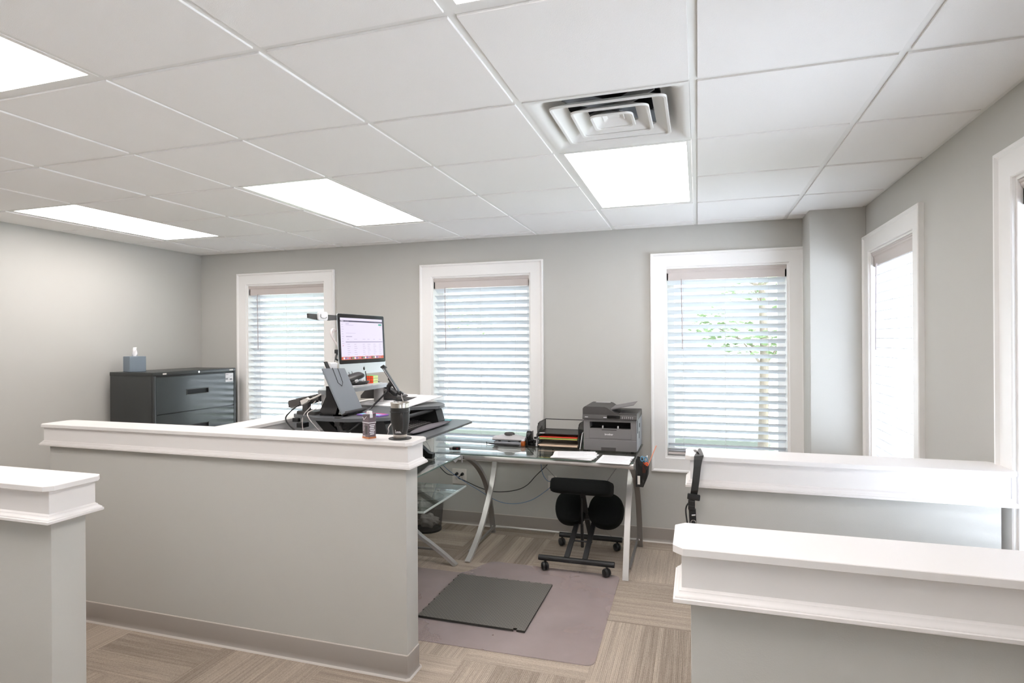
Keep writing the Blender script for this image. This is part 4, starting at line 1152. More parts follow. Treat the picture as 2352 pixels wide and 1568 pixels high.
for xo, xi in ((-0.845, -0.815), (-0.722, -0.700)):
    bm = BM(); add_tube(bm, [(xo, 3.868, 0.095), (xi, 4.19, 0.30)], 0, flat=(0.032, 0.02, (1, 0, 0))); obj('slanting_bar', bm, M['black'], t)
bm = BM(); add_tube(bm, [(-0.765, 4.355, 0.095), (-0.762, 4.13, 0.33), (-0.760, 4.0, 0.50)], 0, flat=(0.034, 0.022, (1, 0, 0))); obj('seat_post', bm, M['black'], t)
bm = BM(); add_cyl(bm, (-0.772, 4.05, 0.115), (-0.768, 4.02, 0.28), 0.011); add_cyl(bm, (-0.768, 4.02, 0.28), (-0.765, 4.0, 0.47), 0.007); obj('gas_strut', bm, M['black'], t, smooth=40)
bm = BM(); add_cyl(bm, (-0.835, 4.03, 0.16), (-0.70, 4.03, 0.16), 0.006); add_cyl(bm, (-0.82, 4.13, 0.285), (-0.69, 4.13, 0.285), 0.006); pieces('pivot_rod', bm, M['black'], t, smooth=40)
bm = BM(); add_box(bm, -0.93, -0.56, 4.195, 4.215, 0.325, 0.345); obj('pad_bracket', bm, M['black'], t)
for cx_, cy_ in ((-0.990, 3.862), (-0.575, 3.862), (-0.985, 4.362), (-0.572, 4.362)):
    bm = BM()
    ca, sa = math.cos(1.15 + cx_ * 0.6), math.sin(1.15 + cx_ * 0.6)
    for s0_, s1_ in ((-0.024, -0.003), (0.003, 0.024)):
        add_tube(bm, [(cx_ + q * ca, cy_ - 0.010 + q * sa, 0.0325) for q in (s0_, s0_ * 0.6 + s1_ * 0.4, s0_ * 0.3 + s1_ * 0.7, s1_)] if s0_ > 0 else [(cx_ + q * ca, cy_ - 0.010 + q * sa, 0.0325) for q in (s0_, s0_ * 0.8 + s1_ * 0.2, s0_ * 0.5 + s1_ * 0.5, s1_)], [0.0275, 0.0275, 0.025, 0.015] if s0_ > 0 else [0.015, 0.024, 0.0275, 0.0275], 28)
    w_ = obj('caster', bm, M['black'], t, smooth=35)
    bm = BM(); add_cyl(bm, (cx_, cy_, 0.045), (cx_, cy_, 0.074), 0.008); add_box(bm, cx_ - 0.004, cx_ + 0.004, cy_ - 0.03, cy_ + 0.008, 0.03, 0.056, bevel=0.003); obj('caster_fork', bm, M['black'], w_)

# ---- floor mats
bm = BM()
def rounded(poly, r, n=6):
    out = []
    L_ = len(poly)
    for i in range(L_):
        p = Vector(poly[i]); a = (Vector(poly[i-1]) - p); b = (Vector(poly[(i+1) % L_]) - p)
        rr_ = min(r, a.length / 2.1, b.length / 2.1)
        pa, pb = p + a.normalized() * rr_, p + b.normalized() * rr_
        for k in range(n + 1):
            q = k / n
            out.append(tuple((1-q)**2 * pa + 2*q*(1-q) * p + q*q * pb))
    return out
add_prism(bm, rounded([(-2.25, 2.745), (-0.478, 2.775), (-0.492, 3.892), (-1.385, 3.902), (-1.50, 3.648), (-2.25, 3.655)], 0.05), 0.0008, 0.0045)
single('chair_mat', bm, M['mat'], 'large clear purplish vinyl chair mat under the foam tile', 'mat')
bm = BM()
c0, c1, d0, d1 = -1.508, -0.880, 2.985, 3.608
pts = []
def edge(ax, ay, bx2, by2, teeth=15, amp=0.007):
    a = Vector((ax, ay)); b = Vector((bx2, by2)); d = (b - a) / teeth; n = Vector((d.y, -d.x)).normalized()
    for k in range(teeth):
        p = a + d * k
        if k % 2 and amp: pts.extend([tuple(p), tuple(p - n * amp + d * -0.12), tuple(p + d - n * amp + d * 0.12), tuple(p + d)])
        elif not (k % 2): pts.append(tuple(p))
edge(c0, d0, c1, d0, 1, 0); edge(c1, d0, c1, d1, 1, 0); edge(c1, d1, c0, d1, 17); edge(c0, d1, c0, d0, 17)
# the missing tooth by the corner facing the viewer
pts = [p for p in pts]
i0 = pts.index((c1, d0)) if (c1, d0) in pts else 1
pts[i0:i0] = [(c1 - 0.062, d0), (c1 - 0.068, d0 + 0.014), (c1 - 0.045, d0 + 0.018), (c1 - 0.046, d0)]
add_prism(bm, pts, 0.0046, 0.0165)
bm.normal_update()
for f in bm.faces: f.material_index = 0 if f.normal.z > 0.5 else 1
o_ = single('foam_floor_tile', bm, [M['foam'], M['foam_side']], 'dark grey interlocking foam tile with raised tread on the clear mat', 'floor tile')

# ---- tumbler and coaster on the long low wall
ux, uy = -1.336, 2.483
bm = BM(); add_lathe(bm, ux, uy, [(0.050, CZ + 0.0002), (0.0535, CZ + 0.001), (0.0535, CZ + 0.004), (0.049, CZ + 0.005), (0.045, CZ + 0.0035)], 40)
single('coaster', bm, M['black'], 'round black coaster under the tumbler', 'coaster', smooth=40)
t = thing('travel_tumbler', 'tall black insulated tumbler with steel rim on the end of the low wall', 'tumbler', (ux, uy, CZ + 0.0045))
b0 = CZ + 0.0038
bm = BM(); add_lathe(bm, ux, uy, [(0.0290, b0), (0.0305, b0 + 0.001), (0.0322, b0 + 0.018), (0.0328, b0 + 0.020), (0.0435, b0 + 0.0800), (0.0435, b0 + 0.125), (0.0440, b0 + 0.128), (0.0440, b0 + 0.142), (0.0415, b0 + 0.1435)], 48)
for f in bm.faces:
    z = f.calc_center_median().z - b0
    f.material_index = 1 if z < 0.0185 else 0
obj('body', bm, [M['blacksatin'], M['steel']], t, smooth=35)
bm = BM(); add_lathe(bm, ux, uy, [(0.0415, b0 + 0.143), (0.0425, b0 + 0.144), (0.0428, b0 + 0.162), (0.0445, b0 + 0.163), (0.0448, b0 + 0.167), (0.0425, b0 + 0.168), (0.0405, b0 + 0.150), (0.0400, b0 + 0.120)], 48, cap0=False); obj('steel_rim', bm, M['steel'], t, smooth=35)
bm = BM(); add_tube(bm, [(ux + 0.0452 * math.cos(a), uy + 0.0452 * math.sin(a), b0 + 0.124) for a in [2*PI*k/40 for k in range(41)]], 0.0022, 6); obj('collar', bm, M['black'], t, smooth=60)
bm = BM(); add_tube(bm, bezier([(ux + 0.030, uy - 0.032, b0 + 0.123), (ux + 0.034, uy - 0.048, b0 + 0.112), (ux + 0.034, uy - 0.048, b0 + 0.06), (ux + 0.026, uy - 0.036, b0 + 0.035)], 5), 0, flat=(0.004, 0.012, (0, 0, 1))); obj('handle', bm, M['blacksatin'], t, smooth=60)
Fm = frame((ux + 0.010, uy - 0.0349, b0 + 0.034), (1, 0.22, 0.0), (0.2, -1, -0.17))
bm = BM()
lbox(bm, Fm, -0.014, -0.013, -0.006, 0.009, -0.002, 0.001); lbox(bm, Fm, -0.014, -0.010, -0.0065, -0.0055, -0.002, 0.001)
for k in range(4): lbox(bm, Fm, -0.009 + k * 0.0055, -0.0055 + k * 0.0055, -0.003, 0.001, -0.002, 0.001)
lbox(bm, Fm, -0.009, 0.013, -0.0065, -0.0058, -0.002, 0.001)
obj('printed_mark', bm, M['whiteplastic'], t)

# ---- drink carton
t = thing('drink_carton', 'small grey and copper drink carton with a white flip spout on the low wall', 'carton', (-1.488, 2.462, CZ), rotz=math.radians(-24))
bm = BM(); add_box(bm, -0.0255, 0.0255, -0.0205, 0.0205, 0.0, 0.106, bevel=0.002, seg=1)
loft(bm, [[(-0.0255, -0.0205, 0.1055), (0.0255, -0.0205, 0.1055), (0.0255, 0.0205, 0.1055), (-0.0255, 0.0205, 0.1055)], [(-0.0255, -0.019, 0.112), (0.0255, -0.019, 0.116), (0.0255, 0.0205, 0.118), (-0.0255, 0.0205, 0.114)]])
add_box(bm, -0.0258, 0.0258, -0.0208, 0.0208, 0.0, 0.008, mi=1)
add_box(bm, -0.0258, 0.0258, -0.0208, 0.0208, 0.0735, 0.077, mi=2)
for k in range(6): add_box(bm, -0.0225, -0.006 - 0.003 * (k % 3), -0.0209, -0.0200, 0.066 - k * 0.006, 0.0672 - k * 0.006, mi=2)
add_box(bm, -0.002, 0.016, -0.0209, -0.0200, 0.020, 0.060, mi=3)
for k in range(6): add_box(bm, 0.0252, 0.0259, -0.016 + 0.003 * (k % 2), 0.010 + 0.004 * (k % 3 == 0), 0.062 - k * 0.0085, 0.0665 - k * 0.0085, mi=2)
add_box(bm, -0.018, -0.002, -0.0209, -0.0200, 0.010, 0.0125, mi=2)
obj('box', bm, [M['carton'], M['cartonb'], M['whiteplastic'], M['prn_dk']], t, local=True)
bm = BM(); add_box(bm, 0.000, 0.022, -0.016, 0.004, 0.110, 0.130, bevel=0.003); add_box(bm, 0.018, 0.0275, -0.014, 0.002, 0.098, 0.118, bevel=0.002); obj('spout', bm, M['whiteplastic'], t, local=True, smooth=40)
bm = BM(); add_tube(bm, [(-0.020, -0.0215, 0.100), (-0.010, -0.0225, 0.088), (0.010, -0.0225, 0.104)], 0.0012, 6); obj('straw', bm, M['whiteplastic'], t, local=True)

# ---- standing desk riser on the side desk
DZ = 1.122
t = thing('standing_desk_riser', 'black sit-stand desk riser raised on the side glass desk, holding the computer', 'desk riser', (-1.98, 3.33, GT))
bm = BM()
add_prism(bm, rounded([(-2.30, 2.95), (-2.06, 2.84), (-1.85, 2.83), (-1.655, 2.94), (-1.63, 3.10), (-1.78, 3.24), (-1.78, 3.44), (-1.63, 3.56), (-1.635, 3.68), (-1.73, 3.80), (-2.30, 3.82)], 0.025, 4), DZ - 0.019, DZ)
dk = obj('upper_deck', bm, M['deckblack'], t)
KZ = 0.990
bm = BM()
add_prism(bm, rounded([(-1.93, 2.90), (-1.56, 2.90), (-1.50, 2.96), (-1.50, 3.84), (-1.57, 3.92), (-1.93, 3.92)], 0.02, 4), KZ - 0.013, KZ)
kt = obj('keyboard_tray', bm, M['deckblack'], t)
bm = BM(); add_box(bm, -2.30, -1.76, 2.98, 3.06, GT, GT + 0.022, bevel=0.004); add_box(bm, -2.30, -1.76, 3.60, 3.68, GT, GT + 0.022, bevel=0.004); add_box(bm, -2.30, -2.20, 3.0, 3.66, GT, GT + 0.03, bevel=0.004)
obj('base_frame', bm, M['blacksatin'], t)
for y in (3.02, 3.64):
    bm = BM(); loft(bm, [[(x, y_, z) for x, z in ((-1.71, GT + 0.003), (-1.705, GT + 0.036), (-1.735, GT + 0.040), (-1.86, GT + 0.14), (-2.12, DZ - 0.02), (-2.20, DZ - 0.02), (-1.95, GT + 0.10), (-1.86, GT + 0.003))] for y_ in (y - 0.022, y + 0.022)])
    obj('lift_arm', bm, M['blacksatin'], t)
    bm = BM(); loft(bm, [[(x, y_, z) for x, z in ((-2.24, GT + 0.03), (-2.17, GT + 0.03), (-1.86, DZ - 0.02), (-1.94, DZ - 0.02))] for y_ in (y - 0.06, y - 0.03)])
    obj('lift_arm', bm, M['black'], t)
for y in (2.99, 3.66):
    bm = BM()
    rings = []
    for y_ in (y - 0.05, y + 0.05):
        rings.append([(-1.90, y_, DZ - 0.019), (-1.69, y_, DZ - 0.019), (-1.675, y_, DZ - 0.04), (-1.655, y_, KZ + 0.02), (-1.66, y_, KZ), (-1.88, y_, KZ), (-1.90, y_, DZ - 0.08)])
    loft(bm, rings); obj('tray_bracket', bm, M['black'], t)
bm = BM(); add_tube(bm, [(-1.70, 3.0, DZ - 0.035), (-1.70, 3.66, DZ - 0.035)], 0.012, 10); obj('release_bar', bm, M['black'], t, smooth=50)

# keyboard, wrist rest, note pad on the tray
F = frame((-1.765, 3.36, KZ), (0, 1, 0), (0.10, 0, 1))
t = thing('keyboard', 'black computer keyboard on the lower tray behind the grey wrist rest', 'keyboard', (-1.765, 3.36, KZ))
bm = BM(); lbox(bm, F, -0.235, 0.235, -0.075, 0.080, 0.001, 0.020, 0.004); obj('case', bm, M['black'], t, smooth=40)
bm = BM()
for r_ in range(5):
    for c_ in range(16): lbox(bm, F, -0.226 + c_ * 0.0285, -0.202 + c_ * 0.0285, -0.066 + r_ * 0.028, -0.043 + r_ * 0.028, 0.019, 0.0265)
obj('keys', bm, M['prn_dk'], t)
bm = BM()
for r_ in range(5):
    for c_ in range(16): lbox(bm, F, -0.217 + c_ * 0.0285, -0.212 + c_ * 0.0285, -0.057 + r_ * 0.028, -0.052 + r_ * 0.028, 0.0262, 0.0268)
obj('key_letters', bm, M['lightgrey'], t)
bm = BM()
N = 24
rings = []
for k in range(N + 1):
    q = k / N; e = min(1.0, math.sin(PI * q) ** 0.35 if 0 < q < 1 else 0.0); e = max(e, 0.25)
    yy = 3.16 + 0.55 * q; xx = -1.625 - 0.012 * math.sin(PI * q)
    rings.append([(xx + 0.042 * e * math.cos(a) , yy, KZ + 0.0008 + 0.011 + 0.011 * e * (math.sin(a) if math.sin(a) < 0 else 1.2 * math.sin(a))) for a in [2*PI*i/16 for i in range(16)]])
loft(bm, rings); single('wrist_rest', bm, M['gel'], 'long dark grey padded wrist rest at the front of the riser tray', 'wrist rest', smooth=70)
F = frame((-1.70, 3.80, KZ), (1, 0.12, 0), (0, 0, 1))
bm = BM(); lbox(bm, F, -0.035, 0.045, -0.035, 0.035, 0.0004, 0.008); single('sticky_note_pad', bm, M['mint'], 'small aqua note pad at the far corner of the riser tray', 'note pad')
F = frame((-1.835, 3.78, KZ), (0.05, 1, 0), (0, 0, 1))
bm = BM(); lbox(bm, F, -0.13, 0.12, -0.05, 0.05, 0.0005, 0.006); single('notebook', bm, M['lightgrey'], 'pale closed notebook lying under the paper pad on the riser tray', 'notebook')

# desk pad of large sheets on the upper deck
F = frame((-1.97, 3.655, DZ + 0.018), (0.92, -0.38 * 0.4, 0.0), (-0.0, -0.09, 1))
bm = BM(); lbox(bm, F, -0.21, 0.215, -0.20, 0.215, -0.001, 0.004)
for q in range(6): lbox(bm, F, -0.15, 0.16, -0.14 + q * 0.05, -0.1388 + q * 0.05, 0.0038, 0.0043, mi=1)
single('paper_pad', bm, [M['paper'], M['ink']], 'large white sheets spread over the far side of the riser deck', 'papers')

# desk phone
t = thing('desk_phone', 'black office desk phone on the riser behind the grey post', 'phone', (-2.12, 3.71, DZ + 0.02))
P0 = DZ + 0.028
bm = BM(); loft(bm, [[(-2.27, y_, P0), (-1.985, y_, P0), (-1.985, y_, P0 + 0.014), (-2.16, y_, P0 + 0.085), (-2.20, y_, P0 + 0.095), (-2.27, y_, P0 + 0.02)] for y_ in (3.645, 3.81)]); obj('body', bm, M['prn_dk'], t)
Fp = frame((-2.0725, 3.73, P0 + 0.0505), (0, 1, 0), (0.41, 0, 1))
bm = BM()
for r_ in range(6):
    for c_ in range(5): lbox(bm, Fp, -0.035 + c_ * 0.022, -0.021 + c_ * 0.022, -0.082 + r_ * 0.021, -0.070 + r_ * 0.021, -0.001, 0.005)
obj('keypad', bm, M['lightgrey'], t)
bm = BM(); add_tube(bm, bezier([(-2.19, 3.655, P0 + 0.10), (-2.15, 3.652, P0 + 0.115), (-2.06, 3.652, P0 + 0.075), (-1.99, 3.655, P0 + 0.035)], 4), [0.02] * 4 + [0.012] * 5 + [0.02] * 4, 10); obj('handset', bm, M['black'], t, smooth=60)
bm = BM(); loft(bm, [[(-1.99, y_, P0 - 0.003), (-1.90, y_, P0 - 0.003), (-1.895, y_, P0 + 0.006), (-1.99, y_, P0 + 0.004)] for y_ in (3.60, 3.80)]); obj('stand_foot', bm, M['black'], t)

# grey monitor shelf
SZ = 1.265
t = thing('monitor_shelf', 'grey monitor shelf on round posts standing on the riser deck', 'monitor stand', (-2.15, 3.31, DZ))
bm = BM()
top_poly = rounded([(-2.138, 2.965), (-2.062, 2.965), (-2.032, 3.10), (-2.018, 3.30), (-2.022, 3.48), (-2.045, 3.64), (-2.20, 3.64), (-2.28, 3.50), (-2.28, 3.24), (-2.20, 3.08)], 0.03, 4)
add_prism(bm, top_poly, SZ - 0.027, SZ - 0.003); obj('shelf', bm, M['riser'], t, smooth=30)
cxp, cyp = -2.15, 3.30
bm = BM(); add_prism(bm, [(cxp + (x - cxp) * 0.985, cyp + (y_ - cyp) * 0.992) for x, y_ in top_poly], SZ - 0.003, SZ); obj('shelf_top', bm, mat('silver_grey_top', srgb(176, 178, 178), 0.3), t)
for x, y in ((-2.10, 3.005), (-2.10, 3.60)):
    bm = BM(); add_prism(bm, [(x + 0.034 * math.cos(2*PI*k/28), y + 0.026 * math.sin(2*PI*k/28)) for k in range(28)], DZ + 0.0002, SZ - 0.027); p_ = obj('post', bm, M['post'], t, smooth=40)
# computer
t = thing('computer_monitor', 'silver all-in-one computer with lit screen on the grey shelf', 'computer', (-2.17, 3.49, SZ))
a, ti = math.radians(3.0), math.radians(2.6)
nrm_ = Vector((math.cos(a) , -math.sin(a), 0)); wd_ = Vector((math.sin(a), math.cos(a), 0))
upv = Vector((0, 0, 1)) * math.cos(ti) - nrm_ * math.sin(ti); nv = nrm_ * math.cos(ti) + Vector((0, 0, 1)) * math.sin(ti)
Fc = Matrix(((wd_.x, upv.x, nv.x, -2.142), (wd_.y, upv.y, nv.y, 3.487), (wd_.z, upv.z, nv.z, 1.334), (0, 0, 0, 1)))
W_, H_ = 0.528, 0.396
bm = BM(); add_prism(bm, rounded([(-W_/2, 0), (W_/2, 0), (W_/2, H_), (-W_/2, H_)], 0.016, 5), -0.008, -0.001, mtx=Fc)
rings = []
for zz, q in ((-0.008, 1.0), (-0.014, 0.97), (-0.03, 0.80), (-0.042, 0.5)):
    rings.append([Fc @ Vector((x * q, H_ / 2 + (y_ - H_ / 2) * q, zz)) for x, y_ in rounded([(-W_/2, 0), (W_/2, 0), (W_/2, H_), (-W_/2, H_)], 0.016, 5)])
loft(bm, rings, True, False, True); obj('housing', bm, M['alu'], t, smooth=40)
CH = 0.072
bm = BM(); add_prism(bm, rounded([(-W_/2 + 0.001, CH), (W_/2 - 0.001, CH), (W_/2 - 0.001, H_ - 0.001), (-W_/2 + 0.001, H_ - 0.001)], 0.012, 4), -0.001, 0.0006, mtx=Fc); obj('glass_front', bm, M['blackgloss'], t)
sx0, sx1, sy0, sy1 = -W_/2 + 0.024, W_/2 - 0.024, CH + 0.026, H_ - 0.026
mscr = [emis('screen_lavender', srgb(222, 214, 234), 0.47), emis('screen_bar', srgb(66, 60, 84), 0.42), emis('screen_green', srgb(30, 150, 118), 0.48), emis('screen_dock', srgb(196, 92, 60), 0.48), emis('screen_text', srgb(168, 160, 184), 0.45), emis('screen_white', srgb(246, 240, 250), 0.51), emis('screen_blue', srgb(96, 120, 200), 0.48), emis('screen_rose', srgb(214, 110, 130), 0.48)]
bm = BM()
def sq2(x0, x1, y0, y1, mi, lift):
    vs = [bm.verts.new(Fc @ Vector((x, y_, 0.0008 + lift))) for x, y_ in ((x0, y0), (x1, y0), (x1, y1), (x0, y1))]
    bm.faces.new(vs).material_index = mi
sq2(sx0, sx1, sy0, sy1, 0, 0)
sw, sh = sx1 - sx0, sy1 - sy0
sq2(sx0, sx1, sy1 - 0.012, sy1, 0, 0.0001); sq2(sx0, sx1, sy1 - 0.026, sy1 - 0.016, 1, 0.0002)
sq2(sx0 + 0.005, sx0 + 0.035, sy1 - 0.0225, sy1 - 0.0195, 5, 0.0003); sq2(sx0 + 0.045, sx0 + 0.09, sy1 - 0.022, sy1 - 0.020, 4, 0.0003)
sq2(sx1 - 0.050, sx1 - 0.010, sy1 - 0.043, sy1 - 0.033, 2, 0.0003); sq2(sx1 - 0.04, sx1 - 0.015, sy1 - 0.052, sy1 - 0.050, 7, 0.0003)
sq2(sx0, sx1, sy0, sy0 + 0.020, 3, 0.0002)
for k in range(22): sq2(sx0 + 0.02 + k * 0.0195, sx0 + 0.033 + k * 0.0195, sy0 + 0.004, sy0 + 0.016, (5, 6, 4, 7, 1, 2)[(k * 7) % 6], 0.0004)
for k in range(10): sq2(sx0 + 0.010, sx0 + 0.026 + 0.004 * (k % 3), sy1 - 0.044 - k * 0.0155, sy1 - 0.042 - k * 0.0155, 4, 0.0003)
sq2(sx0 + 0.055, sx0 + 0.09, sy1 - 0.040, sy1 - 0.037, 4, 0.0003); sq2(sx0 + 0.055, sx0 + 0.14, sy1 - 0.047, sy1 - 0.0455, 4, 0.0003)
sq2(sx0 + 0.055, sx0 + 0.16, sy1 - 0.100, sy1 - 0.0985, 4, 0.0003); sq2(sx0 + 0.055, sx0 + 0.12, sy1 - 0.124, sy1 - 0.119, 4, 0.0003)
sq2(sx0 + 0.05, sx1 - 0.005, sy1 - 0.160, sy1 - 0.153, 1 if False else 4, 0.00015)
for r_ in range(9):
    for x_ in (0.065, 0.14, 0.235, 0.29, 0.36, 0.43):
        sq2(sx0 + x_, sx0 + x_ + 0.022 + 0.006 * ((r_ + int(x_ * 100)) % 3), sy1 - 0.140 - r_ * 0.0135 - (0.02 if r_ else 0), sy1 - 0.138 - r_ * 0.0135 - (0.02 if r_ else 0), 4, 0.0003)
sq2(sx0 + 0.020, sx0 + 0.026, sy1 - 0.182, sy1 - 0.176, 7, 0.0004)
obj('screen', bm, mscr, t)
# fruit mark on the chin
bm = BM()
ap = [(0.0, 0.62), (0.22, 0.72), (0.45, 0.66), (0.62, 0.50), (0.50, 0.38), (0.44, 0.20), (0.48, 0.02), (0.66, -0.14), (0.56, -0.42), (0.40, -0.66), (0.24, -0.76), (0.0, -0.68), (-0.24, -0.76), (-0.42, -0.64), (-0.60, -0.34), (-0.68, 0.0), (-0.66, 0.34), (-0.50, 0.60), (-0.24, 0.70)]
add_prism(bm, [(x * 0.0145, 0.034 + y_ * 0.0145) for x, y_ in ap], -0.0012, -0.0002, mtx=Fc)
add_prism(bm, [(x * 0.0145, 0.034 + y_ * 0.0145) for x, y_ in ((0.0, 0.78), (0.10, 0.80), (0.26, 0.95), (0.32, 1.20), (0.16, 1.14), (0.02, 0.98))], -0.0012, -0.0002, mtx=Fc)
obj('logo_mark', bm, M['blackgloss'], t)
bm = BM()
loft(bm, [[Fc @ Vector((x, y_, z)) for x, y_, z in ((-0.095, 0.10 - k * 0.08, -0.040 - 0.012 * k), (0.095, 0.10 - k * 0.08, -0.040 - 0.012 * k), (0.095, 0.10 - k * 0.08, -0.046 - 0.012 * k), (-0.095, 0.10 - k * 0.08, -0.046 - 0.012 * k))] for k in range(3)])
add_box(bm, -2.22, -2.06, 3.40, 3.58, SZ, SZ + 0.005, bevel=0.002)
obj('foot_stand', bm, M['alu'], t)
bm = BM(); add_tube(bm, bezier([(-2.19, 3.245, 1.62), (-2.185, 3.19, 1.628), (-2.18, 3.165, 1.60), (-2.18, 3.19, 1.565), (-2.18, 3.225, 1.535), (-2.18, 3.24, 1.515)], 6), 0.006, 8)
add_tube(bm, bezier([(-2.20, 3.25, 1.615), (-2.19, 3.205, 1.615), (-2.185, 3.182, 1.59), (-2.185, 3.21, 1.555), (-2.19, 3.24, 1.53)], 6), 0.005, 8)
single('cable_loop', bm, M['cable_white'], 'looped white cable hung behind the side edge of the computer screen', 'cable', smooth=60)
bm = BM(); add_box(bm, -2.19, -2.17, 3.215, 3.245, 1.475, 1.500, bevel=0.003); add_tube(bm, bezier([(-2.18, 3.235, 1.48), (-2.175, 3.21, 1.455), (-2.172, 3.205, 1.44), (-2.175, 3.235, 1.43)], 5), 0.006, 8); add_tube(bm, bezier([(-2.172, 3.232, 1.475), (-2.165, 3.19, 1.45), (-2.15, 3.16, 1.42), (-2.125, 3.13, 1.41)], 5), 0.002, 6)
single('adapter_cable', bm, M['black'], 'black cable dropping from behind the screen to the small white adapter', 'cable', smooth=60)

# copy clip on the side of the screen
t = thing('copy_clip_bar', 'dark grey copyholder bar with a white clip sticking out beside the screen', 'copy holder', (-2.18, 3.14, 1.66))
bm = BM(); loft(bm, [[(-2.178 - e, y_, zt_) for zt_, e in ((1.716, 0.0), (1.716, 0.014), (zb_, 0.014), (zb_, 0.0))] for y_, zb_ in ((2.945, 1.690), (2.99, 1.684), (3.06, 1.678), (3.14, 1.680), (3.24, 1.688))]); obj('bar', bm, M['prn_dk'], t)
bm = BM(); add_prism(bm, rounded([(3.02, 1.678), (3.115, 1.678), (3.115, 1.732), (3.02, 1.732)], 0.02, 5), 0, 0.010, mtx=Matrix(((0, 0, 1, -2.176), (1, 0, 0, 0), (0, 1, 0, 0), (0, 0, 0, 1)))); obj('clip', bm, M['whiteplastic'], t)
bm = BM(); add_tube(bm, bezier([(-2.163, 3.04, 1.715), (-2.163, 3.04, 1.70), (-2.163, 3.055, 1.692), (-2.163, 3.085, 1.692), (-2.163, 3.098, 1.70)], 4), 0.002, 6); obj('clip_groove', bm, M['prn'], t)

# puzzle cube
t = thing('puzzle_cube', 'small colour puzzle cube, orange face forward, on the end of the grey shelf', 'puzzle', (-2.10, 3.515, SZ), rotz=math.radians(-3))
bm = BM(); add_box(bm, -0.0275, 0.0275, -0.0275, 0.0275, 0.0002, 0.0552, bevel=0.002, seg=1); obj('body', bm, M['black'], t, local=True)
bm = BM()
for i in range(3):
    for j in range(3):
        u_, v_ = -0.0265 + i * 0.0183, 0.0012 + j * 0.0183
        add_box(bm, u_, u_ + 0.0164, -0.0284, -0.0270, v_, v_ + 0.0164, mi=0)
        add_box(bm, 0.0270, 0.0284, u_, u_ + 0.0164, v_, v_ + 0.0164, mi=1)
        add_box(bm, u_, u_ + 0.0164, -0.0265 + j * 0.0183, -0.0101 + j * 0.0183, 0.0546, 0.0560, mi=2)
        add_box(bm, -0.0284, -0.0270, u_, u_ + 0.0164, v_, v_ + 0.0164, mi=3)
obj('stickers', bm, [M['stO'], M['stY'], M['stG'], M['bluep']], t, local=True)

# open case with earphones, flat folder under it
bm = BM(); F = frame((-2.09, 3.27, SZ), (0.25, 1, 0), (0, 0, 1)); lbox(bm, F, -0.12, 0.13, -0.045, 0.05, 0.0006, 0.009, 0.002)
single('folder', bm, M['lightgrey'], 'flat grey folder lying on the monitor shelf under the open case', 'folder')
t = thing('earphone_case', 'open black clamshell case on the monitor shelf beside the puzzle cube', 'case', (-2.08, 3.30, SZ + 0.009))
bz = SZ + 0.0095
def shell(F, a, b, h, flip):
    bm = BM(); rings = []
    for zz, q in ((0.0, 1.0), (0.4, 0.98), (0.8, 0.85), (1.0, 0.6)):
        rings.append([F @ Vector((a * q * math.copysign(abs(math.cos(w_)) ** 0.7, math.cos(w_)), b * q * math.copysign(abs(math.sin(w_)) ** 0.7, math.sin(w_)), flip * h * zz)) for w_ in [2*PI*k/28 for k in range(28)]])
    loft(bm, rings, True, True, True); return bm
obj('lower_shell', shell(frame((-2.075, 3.31, bz + 0.020), (0.2, 1, 0), (0, 0, 1)), 0.085, 0.036, 0.019, -1), M['blacksatin'], t, smooth=50)
obj('upper_shell', shell(frame((-2.10, 3.30, bz + 0.044), (0.2, 1, 0.22), (0.35, 0, 1)), 0.080, 0.036, 0.020, 1), M['blacksatin'], t, smooth=50)
bm = BM(); add_cyl(bm, (-2.055, 3.24, bz + 0.024), (-2.04, 3.245, bz + 0.03), 0.009); add_cyl(bm, (-2.05, 3.31, bz + 0.024), (-2.035, 3.315, bz + 0.03), 0.009); obj('earphones', bm, M['lightgrey'], t, smooth=40)
bm = BM(); add_tube(bm, [(-2.10, 3.215, bz + 0.012), (-2.09, 3.205, bz + 0.052)], 0.012, 8); obj('hinge', bm, M['prn'], t, smooth=40)
for y_, z_ in ((3.275, 1.352), (3.31, 1.354)):
    bm = BM(); add_tube(bm, [(-2.12, y_, 1.325), (-2.12, y_ - 0.004, z_ - 0.004), (-2.12, y_ - 0.010, z_ + 0.004)], 0.0018, 6); obj('zip_pull', bm, M['black'], t)
bm = BM(); add_cyl(bm, (-2.06, 3.385, SZ + 0.001), (-2.065, 3.375, SZ + 0.092), 0.003, seg=8); single('pen', bm, M['black'], 'thin dark pen propped between the open case and the puzzle cube', 'pen', smooth=40)

# document holder
Fd = Matrix.Translation((-1.930, 3.020, DZ + 0.006)) @ Matrix(((0, -math.sin(0.47), math.cos(0.47), 0), (1, 0, 0, 0), (0, math.cos(0.47), math.sin(0.47), 0), (0, 0, 0, 1)))
t = thing('document_holder', 'slate grey tilted document holder board standing on the riser deck', 'document holder', (-2.02, 3.12, DZ))
bm = BM(); add_prism(bm, rounded([(-0.112, 0.004), (0.112, 0.004), (0.112, 0.290), (-0.112, 0.300)], 0.006, 3), -0.005, 0.0, mtx=Fd)
add_prism(bm, [(-0.105, 0.012), (0.105, 0.012), (0.105, 0.284), (-0.105, 0.292)], 0.0, 0.0012, mtx=Fd)
obj('board', bm, M['doc'], t)
bm = BM(); add_box(bm, -0.112, 0.112, 0.0, 0.008, -0.006, 0.030, bevel=0.002, mtx=Fd); add_box(bm, -0.112, 0.112, 0.0, 0.014, 0.026, 0.030, bevel=0.001, mtx=Fd); obj('ledge', bm, M['prn_dk'], t)
